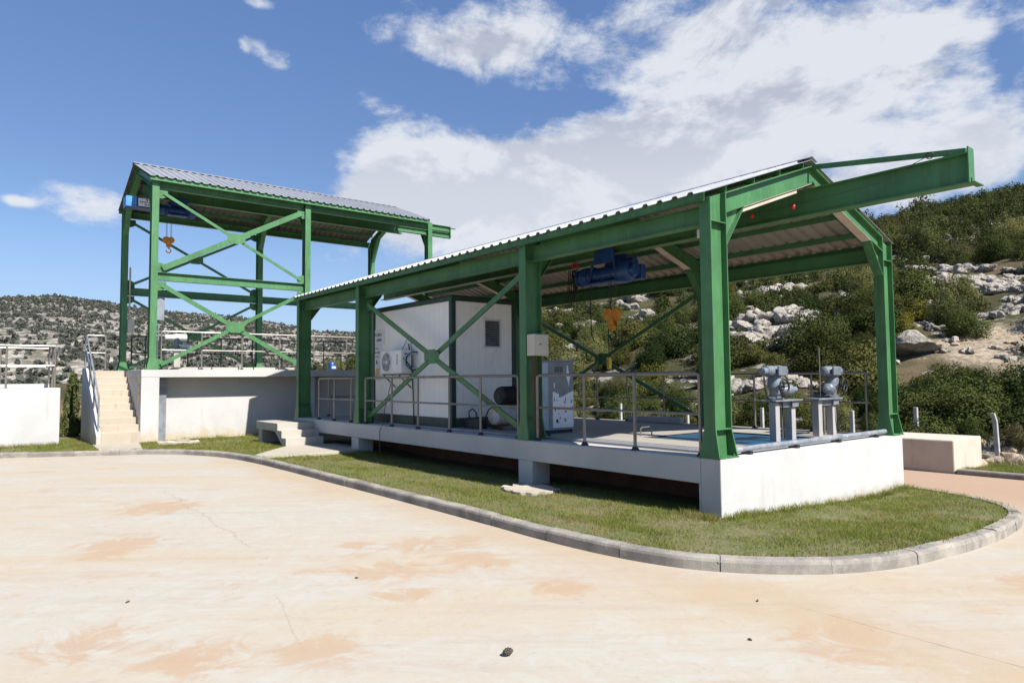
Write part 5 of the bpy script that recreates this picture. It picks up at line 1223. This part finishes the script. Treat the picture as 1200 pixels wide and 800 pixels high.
# ---------------------------------------------------------------- sky, sun, camera
w = bpy.data.worlds.new('World'); SC.world = w; w.use_nodes = True
t = NT(w.node_tree); bg = w.node_tree.nodes['Background']
sd = Vector((.10, -.92, 1.0)).normalized(); el = math.asin(sd.z); rot = math.atan2(sd.x, sd.y)
sky = t.node('ShaderNodeTexSky'); sky.sky_type = 'NISHITA'; sky.sun_disc = False; sky.sun_elevation = el; sky.sun_rotation = rot
sky.altitude = 900; sky.air_density = 1.0; sky.dust_density = .6; sky.ozone_density = 1.6
d = t.node('ShaderNodeTexCoord').outputs['Generated']; z = t.sep(d)
azm = t.math('MULTIPLY', t.math('ARCTAN2', z[0], z[1]), 57.29578); elv = t.math('MULTIPLY', t.math('ARCSINE', z[2]), 57.29578)
def blob(px, py, rx, ry, amp):
    """soft patch of cloud at an azimuth / elevation in degrees"""
    a = t.math('MULTIPLY', t.math('SUBTRACT', azm, px), 1/rx); b = t.math('MULTIPLY', t.math('SUBTRACT', elv, py), 1/ry)
    r2 = t.math('ADD', t.math('MULTIPLY', a, a), t.math('MULTIPLY', b, b))
    return t.math('MULTIPLY', t.math('EXPONENT', t.math('MULTIPLY', r2, -1.)), amp)
CL = [(50.6, 27.3, 20.3, 4.1, 0.55), (66.0, 22.8, 14.9, 5.3, 0.75), (34.6, 26.3, 8.0, 2.7, 0.55), (30.3, 20.3, 6.4, 2.9, 0.3), (41.1, 16.8, 14.8, 3.7, 0.85), (51.7, 17.9, 8.9, 3.2, 0.55), (31.7, 15.4, 9.2, 3.2, 0.65), (26.1, 22.5, 3.8, 1.2, 0.6), (58.5, 19.2, 9.0, 3.7, 0.4), (34.6, 12.7, 13.4, 3.5, 0.65), (26.1, 9.8, 10.8, 1.9, 0.45), (73.7, 16.1, 4.4, 2.8, 0.55), (72.1, 13.3, 6.1, 2.3, 0.5), (65.6, 13.3, 8.6, 2.5, 0.4), (19.7, 24.1, 2.3, 1.4, 0.62), (17.4, 25.2, 1.5, 0.9, 0.58), (18.1, 27.9, 1.8, 0.6, 0.6), (10.0, 20.8, 1.7, 0.7, 0.5), (7.3, 12.7, 4.1, 2.0, 0.8), (2.7, 12.3, 1.2, 0.4, 0.5), (31.7, 22.9, 3.9, 1.4, -0.35), (39.0, 22.0, 4.4, 1.0, -0.25), (57.1, 16.8, 3.3, 1.3, -0.2), (46.2, 22.1, 1.8, 0.6, -0.25), (75.4, 20.6, 0.9, 2.1, -0.3), (18.2, 7.8, 9.4, 0.9, 0.35), (12.0, 20.4, 13.3, 7.0, -0.35), (20.1, 17.7, 5.8, 3.8, -0.25), (150, 40, 60, 25, 0.25), (-90, 35, 60, 20, 0.22)]
tot = None
for q in CL:
    g = blob(*q); tot = g if tot is None else t.math('ADD', tot, g)
cv = t.comb(t.math('MULTIPLY', azm, .070), t.math('MULTIPLY', elv, .115), 3.7)
n = t.noise(cv, 1.15, 10, .62, .35); nb = t.noise(cv, 3.3, 9, .66, .3); nc = t.noise(cv, 9.5, 7, .68, .2)
dens = t.math('ADD', t.math('ADD', t.math('MULTIPLY', n, 1.5), t.math('ADD', t.math('MULTIPLY', nb, .70), t.math('MULTIPLY', nc, .30))), t.math('SUBTRACT', tot, 1.665))
cov = t.ss(dens, .0, .40)
# light and grey parts of the cloud: the same noise read a little towards the sun
n_s = t.noise(t.comb(t.math('MULTIPLY', t.math('ADD', azm, 1.0), .070), t.math('MULTIPLY', t.math('ADD', elv, 2.6), .115), 3.7), 1.15, 6, .60, .35)
lit = t.math('SUBTRACT', n, n_s)
grey = t.ss(t.math('SUBTRACT', dens, t.math('MULTIPLY', lit, 5.5)), .20, .95); grey = t.math('MULTIPLY', grey, t.math('ADD', .40, t.math('MULTIPLY', t.ss(elv, 14, 23), .6)))
skyc = t.mix(1., sky.outputs[0], t.mix(t.ss(elv, 12, 34), (.93, 1.0, 1.14), (1.12, 1.26, 1.50)), 'MULTIPLY')
ccol = t.mix(grey, (6.7, 6.95, 7.4), (4.2, 4.55, 5.4))
hz_ = t.ss(elv, 14, 0); pale = t.mix(t.math('MULTIPLY', hz_, .55), skyc, (2.9, 3.9, 6.0))
t.put(bg.inputs['Color'], t.mix(t.math('MULTIPLY', cov, .93), pale, ccol)); bg.inputs['Strength'].default_value = .0627
L = bpy.data.lights.new('sun', 'SUN'); L.energy = 5.0; L.angle = R(.53); L.color = (1, .955, .89)
so = bpy.data.objects.new('sun', L); COL.objects.link(so); so.rotation_euler = (-sd).to_track_quat('-Z', 'Y').to_euler(); so.location = (0, -20, 30)
c = bpy.data.cameras.new('camera'); co = bpy.data.objects.new('camera', c); COL.objects.link(co)
c.sensor_fit = 'HORIZONTAL'; c.sensor_width = 36; c.lens = 803.7574/1200*36; c.clip_start = .1; c.clip_end = 9000
fw = Vector((.62543388, .77834379, .05489458)); rt = Vector((.77979911, -.62596426, -.0090608)); up = Vector((-.02730962, -.04847368, .99845104))
mw = Matrix((rt, up, -fw)).transposed().to_4x4(); mw.translation = Vector((-7.3879, -5.0804, 1.02)); co.matrix_world = mw
SC.camera = co
vs = SC.view_settings; vs.view_transform = 'Standard'; vs.look = 'None'; vs.gamma = 1; vs.exposure = .92; vs.use_curve_mapping = False
SC.render.engine = 'CYCLES'; SC.cycles.max_bounces = 8; SC.cycles.diffuse_bounces = 4; SC.cycles.use_denoising = True
